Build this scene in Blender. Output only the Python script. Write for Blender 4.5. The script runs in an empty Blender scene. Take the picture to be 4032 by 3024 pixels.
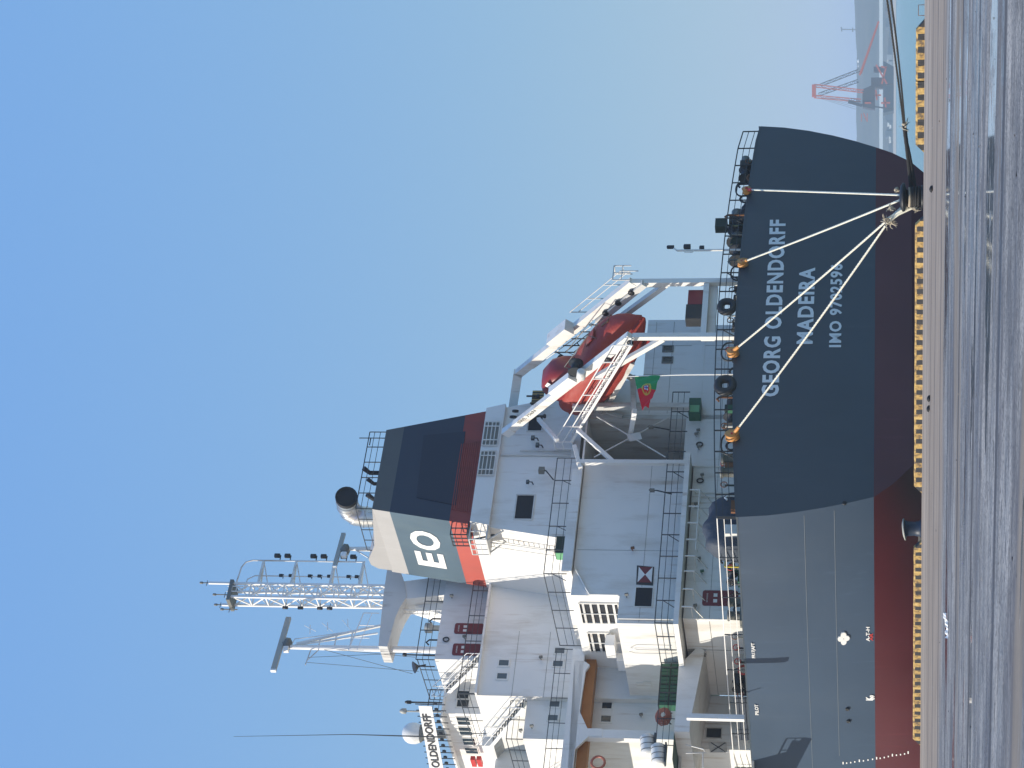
import bpy, math, random
from mathutils import Vector, Matrix
R = math.radians
rnd = random.Random(7)
C = bpy.context.scene.collection
sc = bpy.context.scene

# ------------------------------------------------------------------ camera, sky, sun, exposure
F_PX, EYE = 8500.0, 1.6
TANP = 1496 / F_PX
PITCH = math.atan(TANP); cp, sp = math.cos(PITCH), math.sin(PITCH)
cam_d = bpy.data.cameras.new('camera'); cam = bpy.data.objects.new('camera', cam_d); C.objects.link(cam)
cam_d.sensor_width = 36; cam_d.lens = F_PX * 36 / 4032; cam_d.clip_end = 20000; cam_d.clip_start = 0.5
fw = Vector((0, cp, sp)); up = Vector((1, 0, 0)); rt = fw.cross(up)        # the phone was held on its side: picture right is down
cam.matrix_world = Matrix(((rt.x, up.x, -fw.x, 0), (rt.y, up.y, -fw.y, 0), (rt.z, up.z, -fw.z, EYE), (0, 0, 0, 1)))
sc.camera = cam
TH = R(38.5)                                                               # heading of the ship
ea = Vector((math.cos(TH), math.sin(TH), 0)); es = Vector((-math.sin(TH), math.cos(TH), 0))
SUN_EL = R(34)
sun_h = (-math.cos(R(18)) * ea + math.sin(R(18)) * es).normalized()
sun_v = Vector((sun_h.x * math.cos(SUN_EL), sun_h.y * math.cos(SUN_EL), math.sin(SUN_EL)))
w = bpy.data.worlds.new('World'); sc.world = w; w.use_nodes = True
nt = w.node_tree; bg = nt.nodes['Background']; sky = nt.nodes.new('ShaderNodeTexSky')
sky.sky_type = 'NISHITA'; sky.sun_disc = False; sky.sun_elevation = SUN_EL
sky.sun_rotation = math.atan2(sun_v.x, sun_v.y)
sky.air_density = 0.7; sky.dust_density = 1.0; sky.ozone_density = 3.0
# tone the whole dome the way the phone rendered it: softer steps from zenith to horizon, the same everywhere
sr = nt.nodes.new('ShaderNodeSeparateColor'); cr = nt.nodes.new('ShaderNodeCombineColor'); nt.links.new(sky.outputs[0], sr.inputs[0])
for ch, (g_, k_) in enumerate(((0.58, 0.700), (0.29, 0.655), (-0.17, 0.655))):
    m1 = nt.nodes.new('ShaderNodeMath'); m1.operation = 'MULTIPLY'; m1.inputs[1].default_value = 0.13; nt.links.new(sr.outputs[ch], m1.inputs[0])
    m2 = nt.nodes.new('ShaderNodeMath'); m2.operation = 'POWER'; m2.inputs[1].default_value = g_; nt.links.new(m1.outputs[0], m2.inputs[0])
    m3 = nt.nodes.new('ShaderNodeMath'); m3.operation = 'MULTIPLY'; m3.inputs[1].default_value = k_ / 0.13; nt.links.new(m2.outputs[0], m3.inputs[0])
    nt.links.new(m3.outputs[0], cr.inputs[ch])
nt.links.new(cr.outputs[0], bg.inputs[0]); bg.inputs[1].default_value = 0.13
sl = bpy.data.lights.new('sun', 'SUN'); sl.energy = 5.0; sl.angle = R(0.5); sl.color = (1, 0.93, 0.83)
so = bpy.data.objects.new('sun', sl); C.objects.link(so)
so.rotation_euler = sun_v.to_track_quat('Z', 'Y').to_euler()
vs = sc.view_settings
sc.display_settings.display_device = 'sRGB'
vs.view_transform = 'Standard'; vs.look = 'None'; vs.exposure = 0.0; vs.gamma = 1; vs.use_curve_mapping = False
sc.cycles.volume_bounces = 1; sc.cycles.max_bounces = 6; sc.cycles.transparent_max_bounces = 8

# ------------------------------------------------------------------ surveying: photo pixel -> point on a plane of the ship
def ray(px, py):
    a = (1512 - py) / F_PX; b = (2016 - px) / F_PX
    return Vector((a, cp - b * sp, sp + b * cp))
def atY(px, py, Y):
    r = ray(px, py); t = Y / r.y
    return Vector((r.x * t, Y, EYE + r.z * t))
def atZ(px, py, z):
    r = ray(px, py); t = (z - EYE) / r.z
    return Vector((r.x * t, r.y * t, z))
c0 = atY(2905, 2036, 124.0); O = Vector((c0.x, c0.y, 0))                   # port corner of the transom
def A(px, py, s):                                                          # on an aft-facing plane
    r = ray(px, py); t = (O.dot(es) + s) / r.dot(es); p = r * t
    return Vector(((p - O).dot(ea), s, EYE + r.z * t))
def S(px, py, a):                                                          # on a port-facing plane
    r = ray(px, py); t = (O.dot(ea) + a) / r.dot(ea); p = r * t
    return Vector((a, (p - O).dot(es), EYE + r.z * t))
def toW(p): return O + ea * p[0] + es * p[1] + Vector((0, 0, p[2]))
def toS(p):
    d = Vector(p) - O
    return Vector((d.dot(ea), d.dot(es), p[2]))

# ------------------------------------------------------------------ materials
MATS = {}
def mat(name, col, rough=0.5, metal=0.0, grime=0.0, gcol=(0.22, 0.17, 0.11), gscale=0.35, bump=0.0, bscale=6.0, spec=0.5, streak=1.0, var=0.0):
    m = bpy.data.materials.new(name); m.use_nodes = True; n = m.node_tree; N = n.nodes; L = n.links
    b = N['Principled BSDF']; b.inputs['Base Color'].default_value = (*col, 1); b.inputs['Roughness'].default_value = rough
    b.inputs['Metallic'].default_value = metal; b.inputs['Specular IOR Level'].default_value = spec
    if grime or bump or var:
        tc = N.new('ShaderNodeTexCoord'); out = tc.outputs['Object']
    if grime or var:
        mp = N.new('ShaderNodeMapping'); mp.inputs['Scale'].default_value = (1, 1, 1 / (1 + 3 * streak)); L.new(out, mp.inputs[0])
        no = N.new('ShaderNodeTexNoise'); no.inputs['Scale'].default_value = gscale * 3; no.inputs['Detail'].default_value = 8; no.inputs['Roughness'].default_value = 0.62
        L.new(mp.outputs[0], no.inputs[0])
        cur = None
        if var:
            n2 = N.new('ShaderNodeTexNoise'); n2.inputs['Scale'].default_value = gscale * 0.9; n2.inputs['Detail'].default_value = 4
            L.new(out, n2.inputs[0])
            hv = N.new('ShaderNodeMapRange'); hv.inputs[1].default_value = 0.3; hv.inputs[2].default_value = 0.7
            hv.inputs[3].default_value = 1 - var; hv.inputs[4].default_value = 1 + var; L.new(n2.outputs[0], hv.inputs[0])
            mu = N.new('ShaderNodeVectorMath'); mu.operation = 'SCALE'; mu.inputs[0].default_value = col; L.new(hv.outputs[0], mu.inputs['Scale'])
            cur = mu.outputs[0]
        if grime:
            rp = N.new('ShaderNodeMapRange'); rp.inputs[1].default_value = 0.52; rp.inputs[2].default_value = 0.78; rp.inputs[4].default_value = grime
            L.new(no.outputs[0], rp.inputs[0])
            mx = N.new('ShaderNodeMix'); mx.data_type = 'RGBA'; mx.inputs['A'].default_value = (*col, 1); mx.inputs['B'].default_value = (*gcol, 1)
            if cur: L.new(cur, mx.inputs['A'])
            L.new(rp.outputs[0], mx.inputs['Factor']); cur = mx.outputs['Result']
        if name in ('white_paint', 'white_dirty', 'hull_blue', 'hull_sunlit', 'boot_red', 'boot_red_sunlit', 'funnel_red', 'funnel_blue', 'funnel_grey', 'white_steel'):
            m2_ = N.new('ShaderNodeMapping'); m2_.inputs['Scale'].default_value = (3.2, 3.2, 0.22); L.new(out, m2_.inputs[0])
            n3 = N.new('ShaderNodeTexNoise'); n3.inputs['Scale'].default_value = 1.0; n3.inputs['Detail'].default_value = 6; n3.inputs['Roughness'].default_value = 0.6; L.new(m2_.outputs[0], n3.inputs[0])
            n4 = N.new('ShaderNodeTexNoise'); n4.inputs['Scale'].default_value = 0.33; n4.inputs['Detail'].default_value = 3; L.new(out, n4.inputs[0])
            r3 = N.new('ShaderNodeMapRange'); r3.inputs[1].default_value = 0.55; r3.inputs[2].default_value = 0.75; L.new(n3.outputs[0], r3.inputs[0])
            r4 = N.new('ShaderNodeMapRange'); r4.inputs[1].default_value = 0.48; r4.inputs[2].default_value = 0.68; r4.inputs[4].default_value = 1.0 if 'white' in name else 0.35; L.new(n4.outputs[0], r4.inputs[0])
            mm_ = N.new('ShaderNodeMath'); mm_.operation = 'MULTIPLY'; L.new(r3.outputs[0], mm_.inputs[0]); L.new(r4.outputs[0], mm_.inputs[1])
            mx2 = N.new('ShaderNodeMix'); mx2.data_type = 'RGBA'; mx2.inputs['B'].default_value = (0.36, 0.24, 0.12, 1) if 'white' in name else tuple(min(1, v * 1.9 + 0.01) for v in col) + (1,)
            L.new(mm_.outputs[0], mx2.inputs['Factor']); L.new(cur, mx2.inputs['A']); cur = mx2.outputs['Result']
        L.new(cur, b.inputs['Base Color'])
        rr = N.new('ShaderNodeMapRange'); rr.inputs[3].default_value = rough * 0.8; rr.inputs[4].default_value = min(1, rough * 1.25)
        L.new(no.outputs[0], rr.inputs[0]); L.new(rr.outputs[0], b.inputs['Roughness'])
    if bump:
        nb = N.new('ShaderNodeTexNoise'); nb.inputs['Scale'].default_value = bscale; nb.inputs['Detail'].default_value = 5; L.new(out, nb.inputs[0])
        bp = N.new('ShaderNodeBump'); bp.inputs['Strength'].default_value = 1; bp.inputs['Distance'].default_value = bump
        L.new(nb.outputs[0], bp.inputs['Height']); L.new(bp.outputs[0], b.inputs['Normal'])
    MATS[name] = m
    return m
M = MATS
mat('white_paint', (0.79, 0.77, 0.72), 0.45, grime=0.7, gcol=(0.46, 0.40, 0.31), gscale=0.22, bump=0.01, bscale=0.7, var=0.04)
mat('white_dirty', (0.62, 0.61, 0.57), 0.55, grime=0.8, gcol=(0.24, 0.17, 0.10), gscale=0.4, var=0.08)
mat('white_clean', (0.84, 0.82, 0.77), 0.4, grime=0.25, gcol=(0.5, 0.44, 0.34), gscale=1.0)
mat('white_steel', (0.78, 0.76, 0.70), 0.4, grime=0.5, gcol=(0.40, 0.28, 0.17), gscale=0.6)
mat('hull_blue', (0.043, 0.062, 0.080), 0.42, grime=0.3, gcol=(0.07, 0.088, 0.10), gscale=0.16, bump=0.02, bscale=0.45, var=0.10)
mat('hull_sunlit', (0.038, 0.066, 0.105), 0.45, grime=0.35, gcol=(0.055, 0.08, 0.11), gscale=0.14, bump=0.01, bscale=0.45, var=0.10)  # the hull paint again, its colour set for the sunlit side
mat('boot_red', (0.105, 0.024, 0.030), 0.5, grime=0.3, gcol=(0.08, 0.035, 0.042), gscale=0.2, bump=0.02, bscale=0.5, var=0.12)
mat('boot_red_sunlit', (0.085, 0.010, 0.013), 0.5, grime=0.3, gcol=(0.07, 0.016, 0.02), gscale=0.2, bump=0.008, bscale=0.5, var=0.12)  # second copy of the boot-top red, toned for the side in sun
mat('hull_text', (0.78, 0.79, 0.78), 0.5, grime=0.2, gcol=(0.3, 0.33, 0.36), gscale=1.0)
mat('weld_line', (0.20, 0.23, 0.25), 0.5)
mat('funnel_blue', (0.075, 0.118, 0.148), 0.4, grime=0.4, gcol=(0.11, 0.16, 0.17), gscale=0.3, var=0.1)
mat('funnel_blue_shaded', (0.014, 0.026, 0.052), 0.45, grime=0.3, gcol=(0.04, 0.05, 0.07), gscale=0.3)  # funnel blue with the shade of the aft face in its colour
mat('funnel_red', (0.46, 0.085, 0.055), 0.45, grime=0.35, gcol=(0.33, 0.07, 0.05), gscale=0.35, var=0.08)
mat('funnel_red_shaded', (0.26, 0.036, 0.030), 0.55, grime=0.6, gcol=(0.09, 0.03, 0.035), gscale=0.3, var=0.08)  # darker copy of the red band: shade painted in for the aft face
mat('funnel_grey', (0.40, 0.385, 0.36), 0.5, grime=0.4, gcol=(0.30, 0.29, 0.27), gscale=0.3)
mat('funnel_grey_shaded', (0.10, 0.105, 0.10), 0.6, grime=0.5, gcol=(0.09, 0.09, 0.09), gscale=0.3)  # grey band darkened by colour where the aft face lies in shade
mat('black_steel', (0.016, 0.018, 0.020), 0.5, grime=0.3, gcol=(0.06, 0.045, 0.03), gscale=1.5)
mat('rail_dark', (0.030, 0.036, 0.042), 0.5)
mat('rope_black', (0.03, 0.028, 0.025), 0.9, bump=0.02, bscale=30)
mat('rope_white', (0.78, 0.75, 0.62), 0.9, bump=0.02, bscale=30, grime=0.4, gcol=(0.5, 0.46, 0.36), gscale=3)
mat('rope_frayed', (0.42, 0.36, 0.27), 0.95)
mat('glass_dark', (0.012, 0.020, 0.026), 0.08)
mat('glass_grey', (0.10, 0.12, 0.13), 0.1)
mat('void_dark', (0.012, 0.014, 0.018), 0.8)
mat('louvre_navy', (0.010, 0.019, 0.040), 0.6)
mat('silver_lagging', (0.62, 0.62, 0.60), 0.28, metal=0.85, grime=0.4, gcol=(0.25, 0.23, 0.2), gscale=1.0)
mat('soot', (0.012, 0.013, 0.015), 0.7)
mat('orange_roller', (0.62, 0.27, 0.06), 0.5, grime=0.5, gcol=(0.36, 0.17, 0.06), gscale=2)
mat('red_paint', (0.50, 0.03, 0.02), 0.45)
mat('door_red', (0.17, 0.012, 0.02), 0.45, grime=0.3, gcol=(0.10, 0.01, 0.015), gscale=0.8)
mat('green_paint', (0.02, 0.11, 0.055), 0.5, grime=0.4, gcol=(0.02, 0.05, 0.03), gscale=1)
mat('green_light', (0.16, 0.42, 0.20), 0.5)
mat('green_dark', (0.010, 0.028, 0.018), 0.6)
mat('deck_green', (0.035, 0.085, 0.06), 0.7, grime=0.4, gscale=0.5)
mat('deck_brown', (0.38, 0.15, 0.035), 0.6, grime=0.4, gcol=(0.2, 0.09, 0.03), gscale=0.5)
mat('tarp_blue', (0.040, 0.052, 0.072), 0.7, bump=0.08, bscale=2.2)
mat('boat_orange', (0.34, 0.040, 0.024), 0.6, bump=0.08, bscale=1.6, grime=0.25, gcol=(0.36, 0.05, 0.03), gscale=0.7)
mat('boat_red', (0.24, 0.022, 0.020), 0.4, grime=0.2, gcol=(0.2, 0.03, 0.02), gscale=0.7)
mat('yellow_paint', (0.62, 0.45, 0.03), 0.5)
mat('pipe_grey', (0.16, 0.16, 0.14), 0.5, grime=0.5, gscale=1.2)
mat('scanner_grey', (0.38, 0.38, 0.34), 0.5)
mat('copper_hose', (0.40, 0.12, 0.07), 0.35)
mat('rust', (0.20, 0.085, 0.035), 0.8, grime=0.4, gcol=(0.08, 0.04, 0.03), gscale=2)
mat('black_paint', (0.015, 0.016, 0.018), 0.45)
mat('canister_white', (0.74, 0.73, 0.68), 0.4, grime=0.3, gscale=1.5)
mat('tape_stripe_black', (0.02, 0.018, 0.014), 0.5)
mat('tape_stripe_yellow', (0.40, 0.28, 0.10), 0.5)

# ------------------------------------------------------------------ mesh builder
class MB:
    def __init__(s): s.v = []; s.f = []; s.m = []; s.smooth = []
    def add(s, vs, fs, mi=0, smooth=False):
        o = len(s.v); s.v += [Vector(p) for p in vs]
        for f in fs: s.f.append([i + o for i in f]); s.m.append(mi); s.smooth.append(smooth)
        return s
    def box(s, a0, a1, s0, s1, z0, z1, mi=0):
        v = [(x, y, z) for z in (z0, z1) for y in (s0, s1) for x in (a0, a1)]
        return s.add(v, [(0, 2, 3, 1), (4, 5, 7, 6), (0, 1, 5, 4), (2, 6, 7, 3), (0, 4, 6, 2), (1, 3, 7, 5)], mi)
    def prism(s, pts, d, mi=0):
        pts = [Vector(p) for p in pts]; d = Vector(d); n = len(pts)
        nrm = Vector((0, 0, 0))
        for i in range(n): nrm += pts[i].cross(pts[(i + 1) % n])
        if nrm.dot(d) < 0: pts = pts[::-1]
        v = pts + [p + d for p in pts]
        fs = [tuple(range(n))[::-1], tuple(range(n, 2 * n))] + [(i, (i + 1) % n, n + (i + 1) % n, n + i) for i in range(n)]
        return s.add(v, fs, mi)
    def bar(s, p, q, w=0.1, h=None, mi=0, upv=(0, 0, 1)):
        p = Vector(p); q = Vector(q); d = q - p
        if d.length < 1e-6: return s
        h = h or w; u = Vector(upv)
        if abs(d.normalized().dot(u)) > 0.98: u = Vector((1, 0, 0))
        x = d.cross(u).normalized() * w / 2; y = x.cross(d).normalized() * h / 2
        v = [p + x * i + y * j for i, j in ((-1, -1), (1, -1), (1, 1), (-1, 1))] + [q + x * i + y * j for i, j in ((-1, -1), (1, -1), (1, 1), (-1, 1))]
        return s.add(v, [(0, 1, 2, 3), (7, 6, 5, 4), (0, 4, 5, 1), (1, 5, 6, 2), (2, 6, 7, 3), (3, 7, 4, 0)], mi)
    def tube(s, pts, r=0.03, n=6, mi=0, smooth=True, closed=False, cap=True):
        pts = [Vector(p) for p in pts]; k = len(pts); rs = r if isinstance(r, (list, tuple)) else [r] * k
        rings = []; prevx = None
        for i, p in enumerate(pts):
            if closed: d = pts[(i + 1) % k] - pts[i - 1]
            else: d = pts[min(i + 1, k - 1)] - pts[max(i - 1, 0)]
            d.normalize()
            if prevx is None:
                u = Vector((0, 0, 1)) if abs(d.z) < 0.9 else Vector((1, 0, 0)); x = d.cross(u).normalized()
            else:
                x = prevx - d * prevx.dot(d)
                x = x.normalized() if x.length > 1e-5 else d.orthogonal().normalized()
            prevx = x; y = d.cross(x)
            rings.append([p + (x * math.cos(t) + y * math.sin(t)) * rs[i] for t in [2 * math.pi * j / n for j in range(n)]])
        v = [q for g in rings for q in g]; fs = []
        for i in range(k if closed else k - 1):
            for j in range(n):
                a, b = i * n + j, i * n + (j + 1) % n; c, d2 = ((i + 1) % k) * n + (j + 1) % n, ((i + 1) % k) * n + j
                fs.append((a, b, c, d2))
        s.add(v, fs, mi, smooth)
        if cap and not closed:
            s.add(rings[0], [tuple(range(n))[::-1]], mi); s.add(rings[-1], [tuple(range(n))], mi)
        return s
    def lathe(s, c, prof, axis=(0, 0, 1), n=16, mi=0, smooth=True):
        ax = Vector(axis).normalized(); x = ax.orthogonal().normalized(); y = ax.cross(x); c = Vector(c); k = len(prof)
        v = [c + ax * h + (x * math.cos(2 * math.pi * j / n) + y * math.sin(2 * math.pi * j / n)) * r for r, h in prof for j in range(n)]
        fs = [(i * n + j, i * n + (j + 1) % n, (i + 1) * n + (j + 1) % n, (i + 1) * n + j) for i in range(k - 1) for j in range(n)]
        s.add(v, fs, mi, smooth)
        s.add(v[:n], [tuple(range(n))[::-1]], mi); s.add(v[-n:], [tuple(range(n))], mi)
        return s
    def islands(s):
        key = {}; par = list(range(len(s.v)))
        def find(i):
            while par[i] != i: par[i] = par[par[i]]; i = par[i]
            return i
        for i, p in enumerate(s.v):
            k = (round(p.x, 4), round(p.y, 4), round(p.z, 4))
            if k in key: par[find(i)] = find(key[k])
            else: key[k] = i
        for f in s.f:
            for i in f[1:]: par[find(i)] = find(f[0])
        groups = {}
        for n_, f in enumerate(s.f): groups.setdefault(find(f[0]), []).append(n_)
        out = []
        for fl in groups.values():
            g_ = MB(); mp = {}
            for n_ in fl:
                idx = []
                for i in s.f[n_]:
                    if i not in mp: mp[i] = len(g_.v); g_.v.append(s.v[i])
                    idx.append(mp[i])
                g_.f.append(idx); g_.m.append(s.m[n_]); g_.smooth.append(s.smooth[n_])
            out.append(g_)
        return out
    def mesh(s, name, mats, base=Vector((0, 0, 0))):
        me = bpy.data.meshes.new(name); me.from_pydata([p - base for p in s.v], [], s.f)
        for m in (mats if isinstance(mats, (list, tuple)) else [mats]): me.materials.append(M[m] if isinstance(m, str) else m)
        me.polygons.foreach_set('material_index', s.m); me.polygons.foreach_set('use_smooth', s.smooth); me.update()
        return me
SPLIT = {'weld_seam', 'vent_pipe', 'draught_mark', 'discharge_port', 'hook', 'letter', 'antenna', 'pipe', 'lamp', 'window', 'sheave', 'stiffener', 'bulwark'}
class Thing:
    def __init__(t, name, label, cat, base=(0, 0, 0), ship=True, group=None):
        t.base = Vector(base); t.ship = ship
        o = t.o = bpy.data.objects.new(name, None); C.objects.link(o); o.empty_display_size = 0.2
        o.location = toW(base) if ship else base
        if ship: o.rotation_euler = (0, 0, TH)
        o['label'] = label; o['category'] = cat
        if group: o['group'] = group
    def part(t, name, mb, m, parent=None, label=None, stuff=False):
        if name in SPLIT:
            out = [t._part(name, g_, m, parent, label, stuff) for g_ in mb.islands()]
            return out[0]
        return t._part(name, mb, m, parent, label, stuff)
    def _part(t, name, mb, m, parent=None, label=None, stuff=False):
        o = bpy.data.objects.new(name, mb.mesh(name, m, t.base)); C.objects.link(o); o.parent = parent or t.o
        if label: o['label'] = label
        if stuff: o['kind'] = 'stuff'
        return o
def one(name, mb, m, label, cat, base=(0, 0, 0), ship=True, group=None):   # a thing that is a single mesh
    base = Vector(base)
    o = bpy.data.objects.new(name, mb.mesh(name, m, base)); C.objects.link(o)
    o.location = toW(base) if ship else base
    if ship: o.rotation_euler = (0, 0, TH)
    o['label'] = label; o['category'] = cat
    if group: o['group'] = group
    return o
def struct(name, mb, m):
    o = bpy.data.objects.new(name, mb.mesh(name, m)); C.objects.link(o); o['kind'] = 'structure'
    return o
def copy_thing(o, loc, label):
    c = o.copy(); C.objects.link(c); c.location = loc; c['label'] = label
    for ch in list(o.children):
        d = ch.copy(); C.objects.link(d); d.parent = c
        for g in list(ch.children):
            e = g.copy(); C.objects.link(e); e.parent = d
    return c
def lettering(txt, origin, right, upd, width, height, depth=0.02, bold=0.0, space=1.0):
    """letters as solid geometry: fitted into width x height, standing on the plane of right/up"""
    cu = bpy.data.curves.new('t', 'FONT'); cu.body = txt; cu.size = 1; cu.extrude = 0.0; cu.offset = bold; cu.space_character = space; cu.resolution_u = 3
    ob = bpy.data.objects.new('t', cu); C.objects.link(ob); bpy.context.view_layer.update()
    me = bpy.data.meshes.new_from_object(ob.evaluated_get(bpy.context.evaluated_depsgraph_get()))
    xs = [v.co.x for v in me.vertices]; ys = [v.co.y for v in me.vertices]
    x0, x1, y0, y1 = min(xs), max(xs), min(ys), max(ys)
    right = Vector(right); upd = Vector(upd); n = right.cross(upd).normalized(); origin = Vector(origin)
    mb = MB()
    vs_ = [origin + right * ((v.co.x - x0) / (x1 - x0) * width) + upd * ((v.co.y - y0) / (y1 - y0) * height) + n * depth for v in me.vertices]
    mb.add(vs_, [tuple(p.vertices) for p in me.polygons])
    ec = {}
    for p in me.polygons:
        for e in p.edge_keys: ec[e] = ec.get(e, 0) + 1
    k = len(mb.v); mb.v += [p - n * (depth + 0.003) for p in vs_]
    for (i, j), c in ec.items():
        if c == 1: mb.f.append([i, j, j + k, i + k]); mb.m.append(0); mb.smooth.append(False)
    bpy.data.objects.remove(ob); bpy.data.curves.remove(cu); bpy.data.meshes.remove(me)
    return mb
def rail(path, h=1.1, bars=(0.38, 0.75), step=1.5, r=0.028, mb=None, post_r=None, brace=0):
    mb = mb or MB(); path = [Vector(p) for p in path]
    for i in range(len(path) - 1):
        p, q = path[i], path[i + 1]; L = (q - p).length; k = max(1, round(L / step))
        for t in [h] + list(bars):
            mb.bar(p + Vector((0, 0, t)), q + Vector((0, 0, t)), r * (2.2 if t == h else 1.3))
        for j in range(k + 1):
            if j == 0 and i > 0: continue
            b = p.lerp(q, j / k); mb.bar(b, b + Vector((0, 0, h)), (post_r or r) * 2)
            if brace and j % brace == 1:
                d = (q - p).normalized(); inn = Vector((-d.y, d.x, 0)) * 0.45
                mb.bar(b + Vector((0, 0, h * 0.65)), b + d * 0.5 + Vector((0, 0, 0)), r * 1.6)
    return mb
def ladder(p, q, w=0.45, side=(1, 0, 0), step=0.33, r=0.025, mb=None):
    mb = mb or MB(); p = Vector(p); q = Vector(q); sd = Vector(side).normalized() * w / 2
    mb.bar(p - sd, q - sd, r * 2); mb.bar(p + sd, q + sd, r * 2); L = (q - p).length
    for i in range(int(L / step)):
        c = p.lerp(q, (i + 0.5) * step / L); mb.bar(c - sd, c + sd, r * 1.4)
    return mb

# ------------------------------------------------------------------ water, hills, quay ground
def node_mat(name):
    m = bpy.data.materials.new(name); m.use_nodes = True; M[name] = m
    return m, m.node_tree.nodes, m.node_tree.links, m.node_tree.nodes['Principled BSDF']
m, N, L, b = node_mat('sea_water')
b.inputs['Base Color'].default_value = (0.13, 0.26, 0.275, 1); b.inputs['Roughness'].default_value = 0.22; b.inputs['IOR'].default_value = 1.33
tc = N.new('ShaderNodeTexCoord'); mp = N.new('ShaderNodeMapping'); mp.inputs['Scale'].default_value = (0.25, 0.9, 1); L.new(tc.outputs['Object'], mp.inputs[0])
no = N.new('ShaderNodeTexNoise'); no.inputs['Scale'].default_value = 0.9; no.inputs['Detail'].default_value = 6; L.new(mp.outputs[0], no.inputs[0])
bp = N.new('ShaderNodeBump'); bp.inputs['Distance'].default_value = 0.25; L.new(no.outputs[0], bp.inputs['Height']); L.new(bp.outputs[0], b.inputs['Normal'])
WL = -4.2
struct('water', MB().add([(-3000, 60, WL), (3000, 60, WL), (3600, 4500, WL), (-3600, 4500, WL)], [(0, 1, 2, 3)]), 'sea_water')

# quay: edge line runs from the left end to the right end of the picture
QL = atZ(3622.5, 3024, 0); QR = atZ(3641, 0, 0); qd = (QR - QL).normalized(); qn = Vector((-qd.y, qd.x, 0))   # qn points to the sea
m, N, L, b = node_mat('quay_concrete')
tc = N.new('ShaderNodeTexCoord')
def noise(scale, detail=5, rough=0.55, mapscale=(1, 1, 1), rot=0.0, out=0):
    mp = N.new('ShaderNodeMapping'); mp.inputs['Scale'].default_value = mapscale; mp.inputs['Rotation'].default_value[2] = rot
    L.new(tc.outputs['Object'], mp.inputs[0]); n = N.new('ShaderNodeTexNoise'); n.inputs['Scale'].default_value = scale
    n.inputs['Detail'].default_value = detail; n.inputs['Roughness'].default_value = rough; L.new(mp.outputs[0], n.inputs[0]); return n.outputs[0]
def ramp(src, stops):
    r = N.new('ShaderNodeValToRGB'); e = r.color_ramp.elements
    while len(e) < len(stops): e.new(0.5)
    for k, (p, c) in enumerate(stops): e[k].position = p; e[k].color = (*c, 1)
    L.new(src, r.inputs[0]); return r.outputs[0]
def mixc(f, a, bb):
    x = N.new('ShaderNodeMix'); x.data_type = 'RGBA'
    for k, s_ in (('Factor', f), ('A', a), ('B', bb)):
        if isinstance(s_, (tuple, float)): x.inputs[k].default_value = (*s_, 1) if isinstance(s_, tuple) else s_
        else: L.new(s_, x.inputs[k])
    return x.outputs['Result']
def rng(src, a, bb, c=0.0, d=1.0):
    x = N.new('ShaderNodeMapRange'); x.inputs[1].default_value = a; x.inputs[2].default_value = bb; x.inputs[3].default_value = c; x.inputs[4].default_value = d
    L.new(src, x.inputs[0]); return x.outputs[0]
# the object's own x runs along the quay, y away from the sea
mid_ = noise(0.5, 6, 0.6, (0.6, 1.3, 1)); fine = noise(6, 6, 0.7); big = noise(0.09, 5, 0.55, (0.3, 1.5, 1))
grit = noise(14, 4, 0.75); blot = noise(0.33, 6, 0.65, (0.35, 1.6, 1))
basec = ramp(mid_, [(0.30, (0.13, 0.13, 0.132)), (0.46, (0.24, 0.235, 0.225)), (0.60, (0.36, 0.345, 0.32)), (0.78, (0.50, 0.48, 0.45))])
basec = mixc(rng(blot, 0.50, 0.60), basec, (0.14, 0.138, 0.14)); basec = mixc(rng(blot, 0.40, 0.33), basec, (0.46, 0.45, 0.43)); basec = mixc(rng(noise(2.2, 6, 0.75, (0.5, 1.3, 1)), 0.53, 0.60), basec, (0.09, 0.082, 0.075)); basec = mixc(rng(grit, 0.50, 0.60), basec, (0.05, 0.05, 0.055)); basec = mixc(rng(noise(9, 3, 0.8), 0.66, 0.70), basec, (0.6, 0.6, 0.6))
coal = rng(noise(0.16, 7, 0.65, (0.35, 1.4, 1)), 0.52, 0.62)
c1 = mixc(coal, basec, (0.085, 0.08, 0.085))
c1 = mixc(rng(big, 0.54, 0.60), c1, mixc(rng(mid_, 0.3, 0.7), (0.15, 0.125, 0.10), (0.25, 0.21, 0.165)))      # brown dust bands
sx = N.new('ShaderNodeSeparateXYZ'); L.new(tc.outputs['Object'], sx.inputs[0])
wob = N.new('ShaderNodeMath'); wob.operation = 'MULTIPLY_ADD'; L.new(noise(0.06, 4), wob.inputs[0]); wob.inputs[1].default_value = 14; L.new(sx.outputs[1], wob.inputs[2])
edge = rng(wob.outputs[0], -38.0, -33.0); edge2 = rng(wob.outputs[0], -11.0, -8.0)                                    # dry dusty strip and pale cope by the edge
c2 = mixc(edge, c1, mixc(rng(mid_, 0.3, 0.7), (0.21, 0.165, 0.125), (0.33, 0.27, 0.21)))
c2 = mixc(edge2, c2, mixc(rng(mid_, 0.3, 0.7), (0.27, 0.22, 0.17), (0.42, 0.35, 0.28)))
joint = N.new('ShaderNodeTexWave'); joint.bands_direction = 'Y'; joint.inputs['Scale'].default_value = 0.035; joint.inputs['Distortion'].default_value = 0.5; L.new(tc.outputs['Object'], joint.inputs[0])
c2 = mixc(rng(joint.outputs[1], 0.975, 0.99, 0.0, 0.9), c2, (0.05, 0.045, 0.045))
spk = rng(noise(3.5, 3, 0.6), 0.72, 0.76)
c3 = mixc(spk, c2, (0.55, 0.52, 0.48))
L.new(c3, b.inputs['Base Color'])
dry = N.new('ShaderNodeMath'); dry.operation = 'SUBTRACT'; dry.inputs[0].default_value = 1; L.new(edge, dry.inputs[1])
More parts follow.
